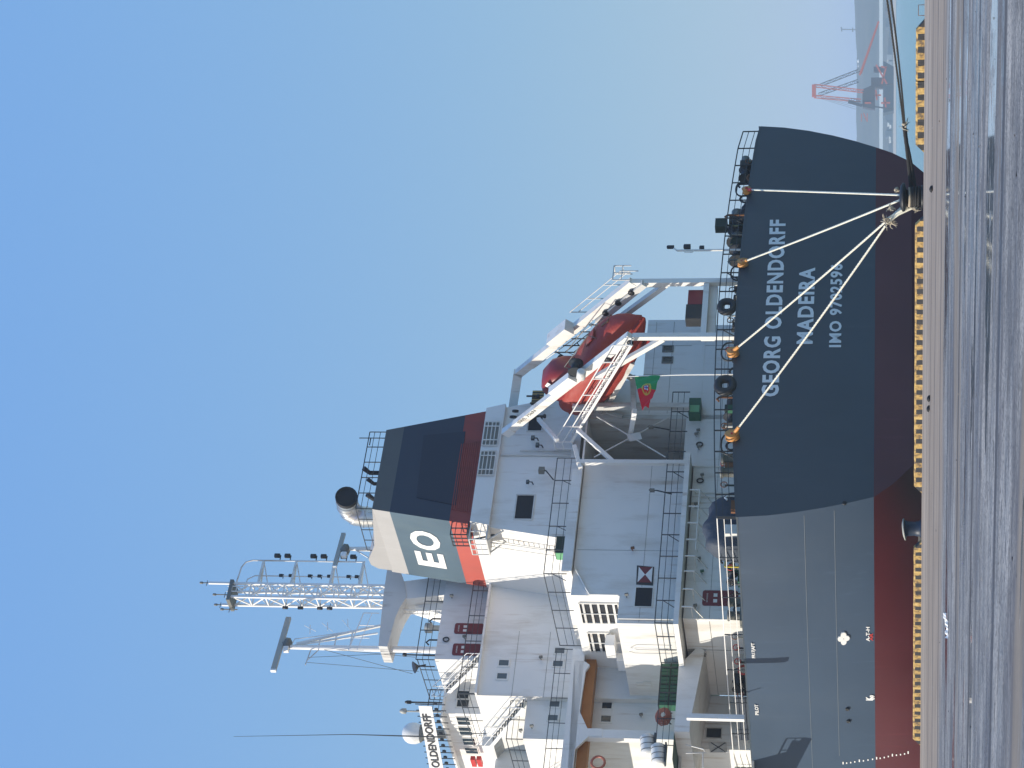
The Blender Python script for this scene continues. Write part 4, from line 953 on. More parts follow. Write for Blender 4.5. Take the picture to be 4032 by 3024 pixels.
for i in range(5):
    p = along(18.3, 4.6).lerp(along(18.3, 7.4), i / 4); gr.bar(p + Vector((0, 0, -0.2)), p + Vector((0, 0, -1.6)), 0.06)
gr.bar(along(18.3, 7.3) + Vector((0, 0, -0.2)), along(18.3, 9.0) + Vector((0, 0, -3.4)), 0.06); gr.bar(along(18.3, 6.4) + Vector((0, 0, -0.9)), along(18.3, 8.4) + Vector((0, 0, -3.4)), 0.05)
P_('railing', gr, 'rail_dark', dv)
P_('fall_wire', MB().tube([along(18.7, 9.6) + Vector((0, 0, -0.5)), along(18.7, 4.2) + Vector((0, 0, -0.9))], 0.035, 5).tube([along(14.4, 9.6) + Vector((0, 0, -0.4)), along(14.4, 3.2) + Vector((0, 0, -0.55))], 0.03, 5), 'white_clean', dv)
# striped warning plate and dark hooks at the boat's stern
mb = MB(); q = A(2116, 1565, 11.3)
for i in range(10):
    x = q.x - 0.6 + i * 0.12; mb.box(x, x + 0.12, 11.3, 11.36, q.z - 0.42, q.z + 0.38, i % 2)
P_('warning_plate', mb, ['tape_stripe_black', 'tape_stripe_yellow'], dv)
mb = MB()
for a_, z in ((17.6, 25.9), (17.0, 25.6), (15.9, 25.3)): mb.bar((a_, 11.2, z), (a_, 11.2, z - 0.8), 0.09); mb.lathe((a_, 11.2, z - 0.8), [(0.12, -0.1), (0.16, 0), (0.1, 0.12)], (0, 0, 1), 8)
P_('hook', mb, 'black_steel', dv)
# pulley cluster on the casing corner
mb = MB(); p = A(2035, 1640, 11.3)
P_('snatch_block', MB().lathe(p + Vector((-0.2, -0.2, 0.2)), [(0.08, -0.06), (0.26, -0.05), (0.2, 0), (0.26, 0.05), (0.08, 0.06)], (1, -0.4, 0), 14).lathe(p + Vector((0.3, -0.2, 0.1)), [(0.08, -0.06), (0.24, -0.05), (0.2, 0), (0.24, 0.05), (0.08, 0.06)], (1, -0.4, 0), 14), 'black_steel', dv)
P_('block_frame', MB().bar(p, p + Vector((-0.1, 0, -0.6)), 0.2).bar(p + Vector((0.1, 0, -0.2)), p + Vector((-0.4, 0, -0.7)), 0.12), 'white_dirty', dv)

# ------------------------------------------------------------------ the lifeboat itself
bc = Vector((16.75, 6.45, 20.25)); bx_ = Vector((0, -math.cos(R(32)), -math.sin(R(32)))); bz_ = Vector((0, -math.sin(R(32)), math.cos(R(32)))); by_ = Vector((1, 0, 0))
boat = Thing('lifeboat', 'orange enclosed free fall lifeboat hanging bow down in the white davit', 'lifeboat', bc)
def B(x, y, z): return bc + bx_ * x * 1.06 + by_ * y * 1.04 + bz_ * z * 1.10
def loft(st, mb, n=22, e=0.40):
    k = len(st); v = []
    for x, w_, zb_, zt2, zm in st:
        for j in range(n):
            an = 2 * math.pi * j / n; c, s_ = math.cos(an), math.sin(an)
            y = w_ * (abs(c) ** e) * (1 if c > 0 else -1); z = zm + (zt2 - zm if s_ > 0 else zm - zb_) * (abs(s_) ** 0.8) * (1 if s_ > 0 else -1)
            v.append(B(x, y, z))
    fs = [(i * n + j, i * n + (j + 1) % n, (i + 1) * n + (j + 1) % n, (i + 1) * n + j) for i in range(k - 1) for j in range(n)]
    mb.add(v, fs, 0, True); mb.add(v[:n], [tuple(range(n))[::-1]]); mb.add(v[-n:], [tuple(range(n))]); return mb
hullst = [(-4.5, 0.95, -0.75, 0.55, 0), (-4.3, 1.25, -1.05, 0.8, 0), (-3.6, 1.42, -1.35, 1.0, 0), (-2.4, 1.50, -1.5, 1.15, 0), (-1, 1.52, -1.55, 1.30, 0), (0.5, 1.48, -1.52, 1.42, 0), (2.0, 1.32, -1.42, 1.45, 0), (3.2, 1.0, -1.2, 1.3, 0.05), (4.0, 0.72, -0.95, 1.0, 0.0), (4.6, 0.42, -0.72, 0.55, -0.1), (5.0, 0.15, -0.5, 0.05, -0.2), (5.12, 0.03, -0.4, -0.15, -0.28)]
bh = boat.part('hull', loft(hullst, MB()), 'boat_orange')
wh_st = [(-4.0, 0.8, 0.4, 1.3, 0.6), (-3.8, 1.05, 0.4, 2.2, 0.6), (-3.2, 1.12, 0.4, 2.45, 0.6), (-2.2, 1.12, 0.4, 2.4, 0.6), (-1.7, 1.05, 0.4, 2.1, 0.6), (-1.1, 0.85, 0.4, 1.35, 0.6)]
wh_ = boat.part('wheelhouse', loft(wh_st, MB(), e=0.5), 'boat_red')
mb = MB()
for x in (-3.3, -2.5):
    for sd in (-1, 1): mb.add([B(x, sd * 1.14, 1.55), B(x + 0.45, sd * 1.14, 1.55), B(x + 0.45, sd * 1.10, 1.95), B(x, sd * 1.10, 1.95)], [(0, 1, 2, 3)])
boat.part('window', mb, 'glass_dark', wh_)
boat.part('fender_strip', MB().tube([B(x, -w_ * 1.01, 0.0 + zm) for x, w_, a_, c, zm in hullst[1:-1]], 0.07, 6), 'boat_red')
boat.part('fender_strip', MB().tube([B(x, w_ * 1.01, 0.0 + zm) for x, w_, a_, c, zm in hullst[1:-1]], 0.07, 6), 'boat_red')
boat.part('keel', MB().bar(B(-4, 0, -1.5), B(3.4, 0, -1.45), 0.22, 0.3), 'boat_red')
boat.part('hatch', MB().prism([B(1.2, -0.35, 1.46), B(2.2, -0.35, 1.48), B(2.2, 0.35, 1.48), B(1.2, 0.35, 1.46)], bz_ * 0.1), 'boat_red')
boat.part('deck_rail', MB().tube([B(-1.0, -0.6, 1.35), B(-1.0, -0.6, 1.9), B(2.4, -0.5, 1.95), B(2.4, -0.5, 1.4)], 0.03, 6).tube([B(-1.0, 0.6, 1.35), B(-1.0, 0.6, 1.9), B(2.4, 0.5, 1.95), B(2.4, 0.5, 1.4)], 0.03, 6), 'pipe_grey')
boat.part('window', MB().prism([B(2.9, 0.1, 1.28), B(3.5, 0.1, 1.15), B(3.5, 0.75, 1.0), B(2.9, 0.75, 1.1)], bz_ * 0.12), 'rust')
boat.part('propeller_nozzle', MB().tube([B(-4.75, 0.42 * math.cos(R(t * 30)), -0.8 + 0.42 * math.sin(R(t * 30))) for t in range(12)], 0.08, 6, closed=True), 'boat_red')
boat.part('propeller', MB().bar(B(-4.7, -0.3, -0.8), B(-4.7, 0.3, -0.8), 0.06, 0.12).bar(B(-4.7, 0, -1.1), B(-4.7, 0, -0.5), 0.06, 0.12).tube([B(-4.3, 0, -0.8), B(-4.85, 0, -0.8)], 0.07, 8), 'black_steel')
boat.part('reflective_tape', MB().add([B(-2.9, -1.07, 2.0), B(-2.5, -1.07, 2.0), B(-2.5, -1.0, 2.3), B(-2.9, -1.0, 2.3)], [(0, 1, 2, 3)]), 'white_clean')
boat.part('release_ring', MB().tube([B(-4.5, -0.3, 0.2), B(-4.9, -0.3, 0.3), B(-4.9, 0.3, 0.3), B(-4.5, 0.3, 0.2)], 0.05, 6), 'black_steel')

# ------------------------------------------------------------------ flag and its staff
fpx = A(2895, 1473, 0.3).x - 0.05
P_('flagstaff', MB().tube([(fpx, 0.25, ZD + 0.5), (fpx - 0.03, 0.25, 14.0), (fpx - 0.17, 0.25, 17.45)], [0.05, 0.045, 0.03], 8), 'white_clean')
FT, FB = A(2497, 1488, 0.25), A(2598, 1484, 0.25); fh = FT.z - FB.z
m, N, L, b = node_mat('flag_cloth')
b.inputs['Roughness'].default_value = 0.8
tc = N.new('ShaderNodeTexCoord')
def flag_xy(p, q):
    """flat colours by position on the cloth, from the uv map"""
flag_cols = [('flag_green', (0.02, 0.30, 0.10)), ('flag_red', (0.72, 0.015, 0.035)), ('flag_yellow', (0.62, 0.48, 0.08)), ('flag_white', (0.7, 0.72, 0.78)), ('flag_blue', (0.08, 0.12, 0.42))]
for nme, cc in flag_cols:
    mm = mat(nme, cc, 0.8); bs_ = mm.node_tree.nodes['Principled BSDF']; bs_.inputs['Transmission Weight'].default_value = 0.0
mb = MB(); nu, nv = 60, 40; Wf = 3.0
def flagpt(u, v):                                                          # u away from the staff, v downwards
    sag = 0.62 * u ** 1.2; x = -Wf * 0.86 * u; wav = 0.16 * math.sin(u * 9 + v * 3.5) * u ** 0.5 + 0.07 * math.sin(u * 21 + v * 6)
    zz = -v * fh * (1 - 0.28 * u) - sag * 1.05 * (1 - v) + 0.10 * u * v
    return Vector((fpx - 0.12 + x * (1 - 0.05 * v), 0.25 + wav, FT.z - 0.02 + zz))
for i in range(nu + 1):
    for j in range(nv + 1): mb.v.append(flagpt(i / nu, j / nv))
for i in range(nu):
    for j in range(nv):
        u, v = (i + .5) / nu, (j + .5) / nv; dx, dy = (u - 0.4) * 1.5, (v - 0.5); d = math.hypot(dx, dy)
        mi = 0 if u < 0.4 else 1
        if 0.19 < d < 0.25: mi = 2
        if d < 0.19 and (abs(dx) < 0.025 or abs(dy) < 0.025 or abs(abs(dx) - abs(dy)) < 0.02): mi = 2
        if abs(dx) < 0.13 and -0.15 < dy < 0.15 - 0.35 * abs(dx): mi = 1
        if abs(dx) < 0.085 and -0.11 < dy < 0.11: mi = 3
        if mi == 3 and (abs(dx) < 0.025 or abs(dy) < 0.03): mi = 4
        mb.f.append([i * (nv + 1) + j, (i + 1) * (nv + 1) + j, (i + 1) * (nv + 1) + j + 1, i * (nv + 1) + j + 1]); mb.m.append(mi); mb.smooth.append(True)
one('flag', mb, [c[0] for c in flag_cols], 'green and red Portuguese flag with round emblem drooping from the white stern staff', 'flag', (fpx, 0.25, FB.z))

# dark red fire box and dark block at the starboard side of the davit
q0, q1 = A(2765, 1262, 1.8), A(2712, 1150, 1.8)
P_('hose_cabinet', MB().box((q0.x + q1.x) / 2, q1.x, 1.6, 2.3, q0.z + 0.01, q1.z), 'door_red', dv); P_('hose_cabinet', MB().box(q0.x, (q0.x + q1.x) / 2 - 0.01, 1.6, 2.4, q0.z + 0.01, q1.z + 0.08), 'black_steel', dv)

# ------------------------------------------------------------------ masts, radars, domes, name board
def s22(px, py, s_=22.0): return A(px, py, s_)
MZ0 = 36.2
pA = s22(1430, 2350)                                                       # foot of the lattice mast
mx, my = 8.35, 21.9
mb = MB()
mast = P_('signal_mast', MB().prism([A(1560, 2293, 21), A(1684, 2277, 21), A(1765, 2268, 21), A(1765, 2341, 21), A(1560, 2362, 21)], (0, 2.0, 0)), 'white_paint')
P_('mast_head', MB().prism([A(px_, py_, 20.95) for px_, py_ in ((1525, 2236), (1510, 2340), (1500, 2441), (1490, 2544), (1525, 2546), (1556, 2432), (1575, 2390), (1600, 2350), (1592, 2290), (1576, 2246))], (0, 2.1, 0)), 'white_dirty', mast, 'stained head box of the mast')
P_('mast_foot', MB().prism([(8.0, my, 35.4), (6.9, my, 32.0), (7.8, my, 32.0)], (0, 1.3, 0)).prism([(8.0, my - 0.7, 34.5), (8.0, my + 2.6, 32.0), (8.0, my - 0.7, 32.0)], (0.12, 0, 0)), 'white_clean', mast)
c4 = [(8.9, 21.5), (7.8, 21.5), (8.9, 22.6), (7.8, 22.6)]
zT = 47.6
lm = P_('lattice_tower', MB().bar((8.9, 21.5, MZ0), (8.9, 21.5, zT + 1.5), 0.15).bar((7.8, 21.5, MZ0), (7.8, 21.5, zT), 0.15).bar((8.9, 22.6, MZ0), (8.9, 22.6, zT), 0.15).bar((7.8, 22.6, MZ0), (7.8, 22.6, zT + 0.6), 0.15), 'white_clean')
mb = MB(); nb_ = 9
for i in range(nb_):
    z0 = MZ0 + (zT - MZ0 - 0.4) * i / nb_; z1 = MZ0 + (zT - MZ0 - 0.4) * (i + 1) / nb_
    for (a, b_) in ((0, 1), (1, 3), (3, 2), (2, 0)):
        mb.bar((*c4[a], z0), (*c4[b_], z0), 0.08); 
        mb.bar((*c4[a], z0), (*c4[b_], z1), 0.085) if i % 2 else mb.bar((*c4[b_], z0), (*c4[a], z1), 0.085)
P_('brace', mb, 'white_clean', lm)
P_('top_platform', MB().box(7.4, 9.1, 21.3, 22.8, zT - 0.35, zT - 0.1), 'pipe_grey', lm)
P_('ladder', ladder((8.35, 21.35, MZ0), (8.35, 21.35, zT), 0.42, (1, 0, 0)), 'white_clean', lm)
P_('ladder', ladder((7.0, 21.8, 32.0), (7.0, 21.8, 36.4), 0.5, (0, 1, 0)), 'white_clean', lm)
mb = MB(); xo = 11.2; so = 22.0
mb.tube([(xo, so, 38.2), (xo, so, 46.4), (xo - 0.15, so, 46.9), (xo - 0.6, so, 47.15), (8.95, so, 47.3)], 0.06, 7)
mb.tube([(9.9, so, 38.4), (9.9, so, 46.0), (9.6, so, 46.5), (8.95, so, 46.6)], 0.045, 6)
for z in (38.3, 40.4, 43.2, 45.6):
    mb.bar((8.9, 21.8, z), (xo, so, z), 0.12, 0.16); mb.bar((8.9, 22.3, z - 0.7), (xo, so, z), 0.07); mb.bar((8.9, 22.6, z + 0.02), (xo, so + 0.1, z), 0.3, 0.03)
P_('light_frame', mb, 'white_steel', lm)
for z in (39.1, 39.8, 41.25, 42.0, 43.9, 44.65):
    mb = MB(); mb.lathe((xo + 0.42, so, z), [(0.10, -0.16), (0.17, -0.15), (0.17, 0.22), (0.12, 0.24)], (0, 0, 1), 10); mb.bar((xo, so, z - 0.22), (xo + 0.45, so, z - 0.22), 0.06); P_('signal_lamp', mb, 'black_steel', lm)
for z in (38.6, 39.2, 40.6, 41.3, 42.0, 43.4, 44.1):
    mb = MB(); mb.lathe((9.95, so, z), [(0.07, -0.12), (0.12, -0.1), (0.12, 0.14), (0.08, 0.15)], (0, 0, 1), 8); mb.bar((9.7, so, z - 0.16), (10.05, so, z - 0.16), 0.05); P_('signal_lamp', mb, 'black_steel', lm)
for z in (40.2, 40.9, 42.3, 43.4):
    mb = MB(); mb.lathe((7.4, 22.2, z), [(0.06, -0.2), (0.11, -0.18), (0.11, 0.18), (0.06, 0.2)], (0, 0, 1), 8); mb.bar((7.4, 22.2, z), (7.8, 22.2, z), 0.04); P_('signal_lamp', mb, 'black_steel', lm)
for x, y, z, h in ((8.9, 21.5, zT + 1.5, 0.4), (7.8, 22.6, zT + 0.6, 0.3), (8.2, 21.9, zT, 0.9), (7.3, 22.4, zT - 0.3, 0.6)):
    P_('antenna', MB().tube([(x, y, z - 0.4), (x, y, z + h)], 0.04, 6).lathe((x, y, z + h), [(0.05, 0), (0.09, 0.05), (0.09, 0.22), (0.04, 0.26)], (0, 0, 1), 8).bar((x - 0.25, y, z + h * 0.3), (x + 0.2, y, z + h * 0.3), 0.04), 'pipe_grey', lm)
# radar scanner masts
def radar(cx, cy, cz, L_, w_=0.36, t=0.2, nm='radar_scanner'):
    d = Vector((1, t, 0)).normalized()
    b_ = P_(nm, MB().bar(Vector((cx, cy, cz)) - d * L_ / 2, Vector((cx, cy, cz)) + d * L_ / 2, w_ * 0.6, w_), 'scanner_grey')
    P_('turning_unit', MB().lathe((cx, cy, cz - 0.75), [(0.2, 0), (0.42, 0.12), (0.45, 0.4), (0.2, 0.52), (0.12, 0.66)], (0, 0, 1), 12), 'pipe_grey', b_)
    P_('motor', MB().bar((cx - 0.4, cy - 0.2, cz - 0.5), (cx - 0.75, cy - 0.2, cz - 0.5), 0.35), 'white_clean', b_)
    P_('end_cap', MB().bar(Vector((cx, cy, cz)) - d * (L_ / 2 + 0.12), Vector((cx, cy, cz)) - d * (L_ / 2 - 0.02), w_ * 0.62, w_ * 1.04), 'white_clean', b_)
radar(4.35, 22, 43.1, 4.9)
rm = P_('radar_mast', MB().tube([(4.1, 22, 32.0), (4.1, 22, 42.4)], [0.24, 0.16], 12), 'white_clean')
mb = MB(); mb.bar((4.35, 22, 42.0), (5.95, 22, 36.3), 0.16); mb.bar((4.25, 22.0, 42.1), (5.35, 22, 36.4), 0.10)
for z in (38.2, 39.3, 40.4, 41.3):
    mb.bar((4.1, 22, z), (4.35 + (42.0 - z) * 0.28, 22, z), 0.08)
P_('stay_frame', mb, 'white_steel', rm)
mb = MB()
for z in (38.6, 40.0, 41.2): mb.bar((5.2 + (41.2 - z) * 0.25, 22, z), (5.9 + (41.2 - z) * 0.2, 22, z + 0.1), 0.045); mb.bar((5.85 + (41.2 - z) * 0.2, 22, z + 0.5), (5.4, 22, z - 0.4), 0.03)
mb.tube([(4.4, 22, 42.3), (4.75, 22, 42.2), (4.95, 22, 40.9), (5.5, 22, 38.1)], 0.03, 5)
P_('handrail', mb, 'white_steel', rm)
P_('yardarm', MB().bar((4.0, 22, 40.9), (2.7, 22, 41.1), 0.06).bar((4.0, 22, 40.3), (3.1, 22, 41.0), 0.05), 'white_dirty', rm)
mb = MB(); tg = [((4.0, 22, 40.2), (1.9, 21.5, 33.4)), ((4.0, 22, 39.6), (3.2, 21.5, 33.4)), ((2.9, 22, 41.0), (2.1, 21.5, 33.0)), ((3.3, 22, 41.0), (3.6, 21.5, 33.0))]
for p, q in tg: mb.tube([p, q], 0.018, 4)
P_('stay_wire', mb, 'rail_dark', rm)
rail([(6.4, 21.1, 36.3), (3.4, 21.1, 36.9)], 1.1, (0.5,), 0.9, 0.025, mb := MB()); P_('railing', mb, 'white_clean', rm)
radar(12.2, 22, 40.25, 3.3, 0.3); P_('radar_mast', MB().tube([(12.3, 22, 35.5), (12.3, 22, 39.6)], [0.26, 0.14], 10).bar((12.3, 22, 39.2), (11.3, 22, 37.6), 0.08), 'white_steel')
# things on the monkey island
zi = z3
for x, kind in ((5.6, 'drum'), (3.2, 'horn'), (2.2, 'dish'), (4.9, 'pipe'), (6.6, 'pipe')):
    if kind == 'drum': P_('compass_stand', MB().lathe((x, s3 + 1, zi), [(0.2, 0), (0.2, 0.7), (0.36, 0.75), (0.36, 1.2), (0.2, 1.25)], (0, 0, 1), 12), 'scanner_grey')
    if kind == 'horn': P_('searchlight', MB().bar((x, s3 + .6, zi), (x, s3 + .6, zi + 1.0), 0.1).bar((x, s3 + .6, zi + 1.0), (x, s3 + .6, zi + 2.1), 0.07).lathe((x, s3 + .6, zi + 2.1), [(0.05, 0), (0.14, 0.05), (0.14, 0.25), (0.05, 0.3)], (0, 0, 1), 8), 'black_steel')
    if kind == 'dish': P_('horn_loudspeaker', MB().lathe((x, s3 + .4, zi + 1.1), [(0.05, -0.5), (0.06, 0), (0.42, 0.35)], (-0.3, -0.2, 0.6), 14).bar((x, s3 + .4, zi), (x, s3 + .4, zi + 1.0), 0.06), 'black_steel')
    if kind == 'pipe': P_('vent_pipe', MB().tube([(x, s3 + 1.4, zi), (x, s3 + 1.4, zi + 0.9), (x - 0.2, s3 + 1.4, zi + 1.1), (x - 0.4, s3 + 1.4, zi + 0.9)], 0.06, 8), 'black_steel')
sd = s3b + 1.5
for px, py, r_ in ((1598, 2800, 0.2), (1618, 2765, 0.13)):
    p = A(px, py, sd); P_('antenna', MB().tube([(p.x, sd, z3b), (p.x, sd, p.z)], 0.06, 8).lathe(p, [(r_ * 0.5, -0.05), (r_, 0.0), (r_, 0.25), (r_ * 0.5, 0.42)], (0, 0, 1), 12), 'black_steel' if r_ < 0.15 else 'scanner_grey')
sR = 31.0; p = A(1650, 2888, sR); rr = 0.76
dome = [(rr * 0.85, 0.0), (rr, 0.35), (rr * 1.0, 0.62)] + [(rr * math.cos(R(t)), 0.62 + rr * 0.95 * math.sin(R(t))) for t in (20, 40, 60, 78)]
do = P_('radome', MB().lathe((p.x, sR, p.z - 0.12), dome + [(0.02, 0.62 + rr * 0.95)], (0, 0, 1), 24), 'canister_white')
P_('radome_base', MB().lathe((p.x, sR, z3b - 0.1), [(0.35, 0), (0.3, max(0.4, p.z - z3b - 0.5)), (0.66, max(0.5, p.z - z3b - 0.03))], (0, 0, 1), 14), 'pipe_grey', do)
q = A(920, 2900, 24.4); p = A(1660, 2900, 24.4)
P_('whip_antenna', MB().tube([(p.x, 24.4, z3b - 0.4), (p.x, 24.4, p.z + 1.2), (p.x, 24.4, p.z + 5), (q.x, 24.4, q.z)], [0.05, 0.045, 0.025, 0.012], 6), 'rail_dark')
# name board along the monkey island rail
n0, n1 = Vector((0.3, 23.0, 32.12)), Vector((-1.75, 30.0, 32.0)); nd = (n1 - n0).normalized(); nn = Vector((-nd.y, nd.x, 0))
bd = MB(); bd.prism([n0, n1, n1 + Vector((0, 0, 0.98)), n0 + Vector((0, 0, 0.90))], nn * -0.06); bo = P_('name_board', bd, 'white_clean')
lp = n1 - nd * 1.15 + nn * 0.004 + Vector((0, 0, 0.20))
if nn.x > 0: pass
lt = lettering('OLDENDORFF', Vector((n1.x, n1.y, n1.z)) - nd * 1.55 + Vector((-0.03, -0.01, 0.20)), -nd, (0, 0, 1), 5.05, 0.58, 0.01, 0.02)
P_('letter', lt, 'black_paint', bo)
mb = MB()
for i in range(14):
    p = n0.lerp(n1, i / 13) + Vector((0.15, 0, 0)); mb.bar(p + Vector((0, 0, -0.9)), p + Vector((0, 0, 1.15)), 0.05)
    mb.lathe(p + Vector((0.1, 0, -0.35)), [(0.06, 0), (0.12, 0.1), (0.1, 0.25)], (0, 0, 1), 6)
P_('board_post', mb, 'rail_dark')
P_('railing', rail([(a3b - 0.1, s3b + 0.1, z3b), (a3 - 0.1, s3b + 0.1, z3b)], 1.15, (0.4, 0.8), 0.8, 0.025), 'rail_dark')
# wheelhouse side windows, roof edge, wing
re = MB(); re.box(a3b - 0.5, a3 + 0.2, s3b - 0.15, 40, z3b, z3b + 0.12); P_('roof_edge', re, 'white_clean', wh)
for px0, px1, py0, py1 in ((1800, 1850, 2822, 2851), (1808, 1858, 2862, 2891), (1822, 1872, 2905, 2930), (1834, 1880, 2943, 2964)):
    q0, q1 = S((px0 + px1) / 2, py0, a3b), S((px0 + px1) / 2, py1, a3b); zc = (q0.z + q1.z) / 2; f = MB(); g_ = MB(); hh = 0.42
    f.box(a3b - 0.05, a3b - 0.002, q0.y - 0.06, q1.y + 0.06, zc - hh - 0.06, zc + hh + 0.06); wo = P_('window', f, 'white_steel')
    for u0, u1 in ((q0.y, q0.y + (q1.y - q0.y) * 0.46), (q0.y + (q1.y - q0.y) * 0.54, q1.y)):
        g_ = MB(); g_.box(a3b - 0.06, a3b - 0.051, u0, u1, zc - hh, zc + hh); P_('pane', g_, 'glass_dark', wo)
aw2 = a3b - 2.2; q = S(1944, 2938, aw2); q2 = S(1897, 2938, aw2)
wg = MB(); wg.box(aw2, a3b, q.y, q.y + 9, q.z, q2.z); P_('bridge_wing', wg, 'white_paint', wh)
wg = MB(); wg.prism([(aw2 + 0.1, q.y + 0.1, q.z), (a3b + 1.2, q.y + 0.1, q.z), (a3b + 1.4, q.y + 0.1, q.z - 0.9), (aw2 + 1.6, q.y + 0.1, q.z - 1.2)], (0, 8.5, 0)); P_('wing_support', wg, 'white_dirty', wh)
for k in range(2):
    p = S(1860 + k * 24, 2992, a3b - 1.0); P_('liferaft_locker', MB().box(p.x, p.x + 0.3, p.y, p.y + 1.0, p.z - 0.16, p.z + 0.16), 'red_paint')
bw = MB(); bw.box(-9, aL4 - 0.01, 26.5, 26.8, zt5, zt5 + 3.0); P_('bulkhead', bw, 'white_paint', hp)
# stairways along the port side
def stair(p, q, w_=0.75, nm='stairway', n=11, m='white_clean'):
    p, q = Vector(p), Vector(q); mb = MB(); W_ = Vector((w_, 0, 0))
    mb.bar(p, q, 0.06, 0.24); mb.bar(p + W_, q + W_, 0.06, 0.24); o_ = P_(nm, mb, m)
    for i in range(n):
        c = p.lerp(q, (i + 0.5) / n); t_ = MB(); t_.box(c.x + 0.03, c.x + w_ - 0.03, c.y - 0.12, c.y + 0.12, c.z - 0.02, c.z + 0.02); P_('tread', t_, 'rail_dark', o_)
    r_ = MB()
    for d in (Vector((0, 0, 0)), W_):
        r_.tube([p + d + Vector((0, 0, 0.0)), p + d + Vector((0, 0, 0.95)), q + d + Vector((0, 0, 0.95)), q + d], 0.028, 6); r_.tube([p + d + Vector((0, 0, 0.5)), q + d + Vector((0, 0, 0.5))], 0.022, 6)
        for i in range(1, 4): c = p.lerp(q, i / 4) + d; r_.bar(c, c + Vector((0, 0, 0.95)), 0.035)
    P_('handrail', r_, 'white_clean', o_)
stair(S(1935, 2938, aL4 - 1.3), S(2062, 2788, aL4 - 1.3)); stair(S(1752, 2742, a3 - 1.1), S(1888, 2612, a3 - 1.1))
stair((aL5 - 1.4, 26, 25.2), (aL5 - 1.4, 22.2, 22.0)); 
# platform and ladder at the casing's port aft corner, with its long shadow
zp_ = A(1925, 2090, 12.4).z; xp_ = fp(zp_)
cg = MB(); cg.box(xp_ - 1.2, xp_ + 0.2, 11.7, 13.6, zp_ - 0.08, zp_); cg.bar((xp_ - 1.1, 12.0, zp_), (xp_ + 0.0, 12.2, zp_ - 1.2), 0.08); cg.bar((xp_ - 1.1, 13.4, zp_), (xp_ + 0.0, 13.4, zp_ - 1.2), 0.08)
rail([(xp_ + 0.1, 11.75, zp_), (xp_ - 1.15, 11.75, zp_), (xp_ - 1.15, 13.5, zp_)], 1.1, (0.4, 0.8), 0.6, 0.03, cg)
P_('platform', cg, 'white_dirty')
zq = A(1795, 2090, 12.4).z; xq = fp(zq); cg = MB(); cg.box(xq - 1.0, xq + 0.1, 12.0, 13.4, zq - 0.9, zq - 0.82)
rail([(xq - 0.95, 12.05, zq - 0.85), (xq - 0.95, 13.35, zq - 0.85)], 1.1, (0.4, 0.8), 0.5, 0.03, cg); rail([(xq + 0.05, 12.05, zq - 0.85), (xq - 0.95, 12.05, zq - 0.85)], 1.1, (0.4, 0.8), 0.5, 0.03, cg)
cg.bar((xq - 0.9, 12.8, zq - 0.85), (xq - 0.4, 12.8, zq - 2.6), 0.09)
P_('platform', cg, 'rail_dark')
P_('ladder', ladder((fp(22.2) - 0.35, 13.4, 22.2), (fp(27) - 0.35, 13.4, 27.4), 0.5, (0, 1, 0), 0.35, 0.03), 'white_steel')
P_('ladder', ladder((fp(30) - 0.3, 12.8, 27.6), (fp(35) - 0.3, 12.8, 30.2), 0.45, (0, 1, 0), 0.35, 0.025), 'funnel_red')

# ------------------------------------------------------------------ loose things on the boat deck
cr = None; k = 0; base_s = 15.6
aC = -1.9
for i in range(6):
    for j in range(1):
        q = A(2620, 2612 + 20 * i, 14.9); z0 = zD1 + 0.05
for i in range(5):
    for j in range(2):
        x0 = -1.25 - i * 0.60; z0 = zD1 + 0.03 + j * 0.62
        lb = ('%s green crate, %s, on the boat deck' % ('upper' if j else 'lower', ['nearest the white wall', 'second from the white wall', 'in the middle', 'second from the red hose', 'nearest the red hose'][i]))
        t = Thing('crate', lb, 'crate', (x0, 15.0, z0), True, 'green crates stacked on the boat deck')
        t.part('body', MB().box(x0 - 0.28, x0 + 0.28, 14.7, 15.4, z0, z0 + 0.52), 'green_paint')
        t.part('rim', MB().box(x0 - 0.30, x0 + 0.30, 14.67, 15.43, z0 + 0.53, z0 + 0.60), 'green_dark')
        t.part('rib', MB().box(x0 - 0.05, x0 + 0.05, 14.66, 14.699, z0 + 0.03, z0 + 0.5), 'green_dark')
t = Thing('hose_reel', 'copper red hose reel standing on the boat deck beside the green crates', 'hose reel', A(2650, 2822, 15.0))
c = A(2612, 2822, 14.6)
hr = MB()
for k_ in range(6):
    r_ = 0.48 - 0.06 * k_; hr.tube([c + Vector((r_ * 1.25 * math.cos(R(a_ * 24)), 0.05 * math.sin(a_ * 3 + k_) - 0.05 * k_, r_ * math.sin(R(a_ * 24)))) for a_ in range(15)], 0.045, 6, closed=True)
t.part('hose', hr, 'copper_hose'); t.part('stand', MB().bar(c + Vector((-0.4, 0.2, -0.5)), c + Vector((0, 0.15, 0.1)), 0.06).bar(c + Vector((0.4, 0.2, -0.5)), c + Vector((0, 0.15, 0.1)), 0.06), 'rail_dark')
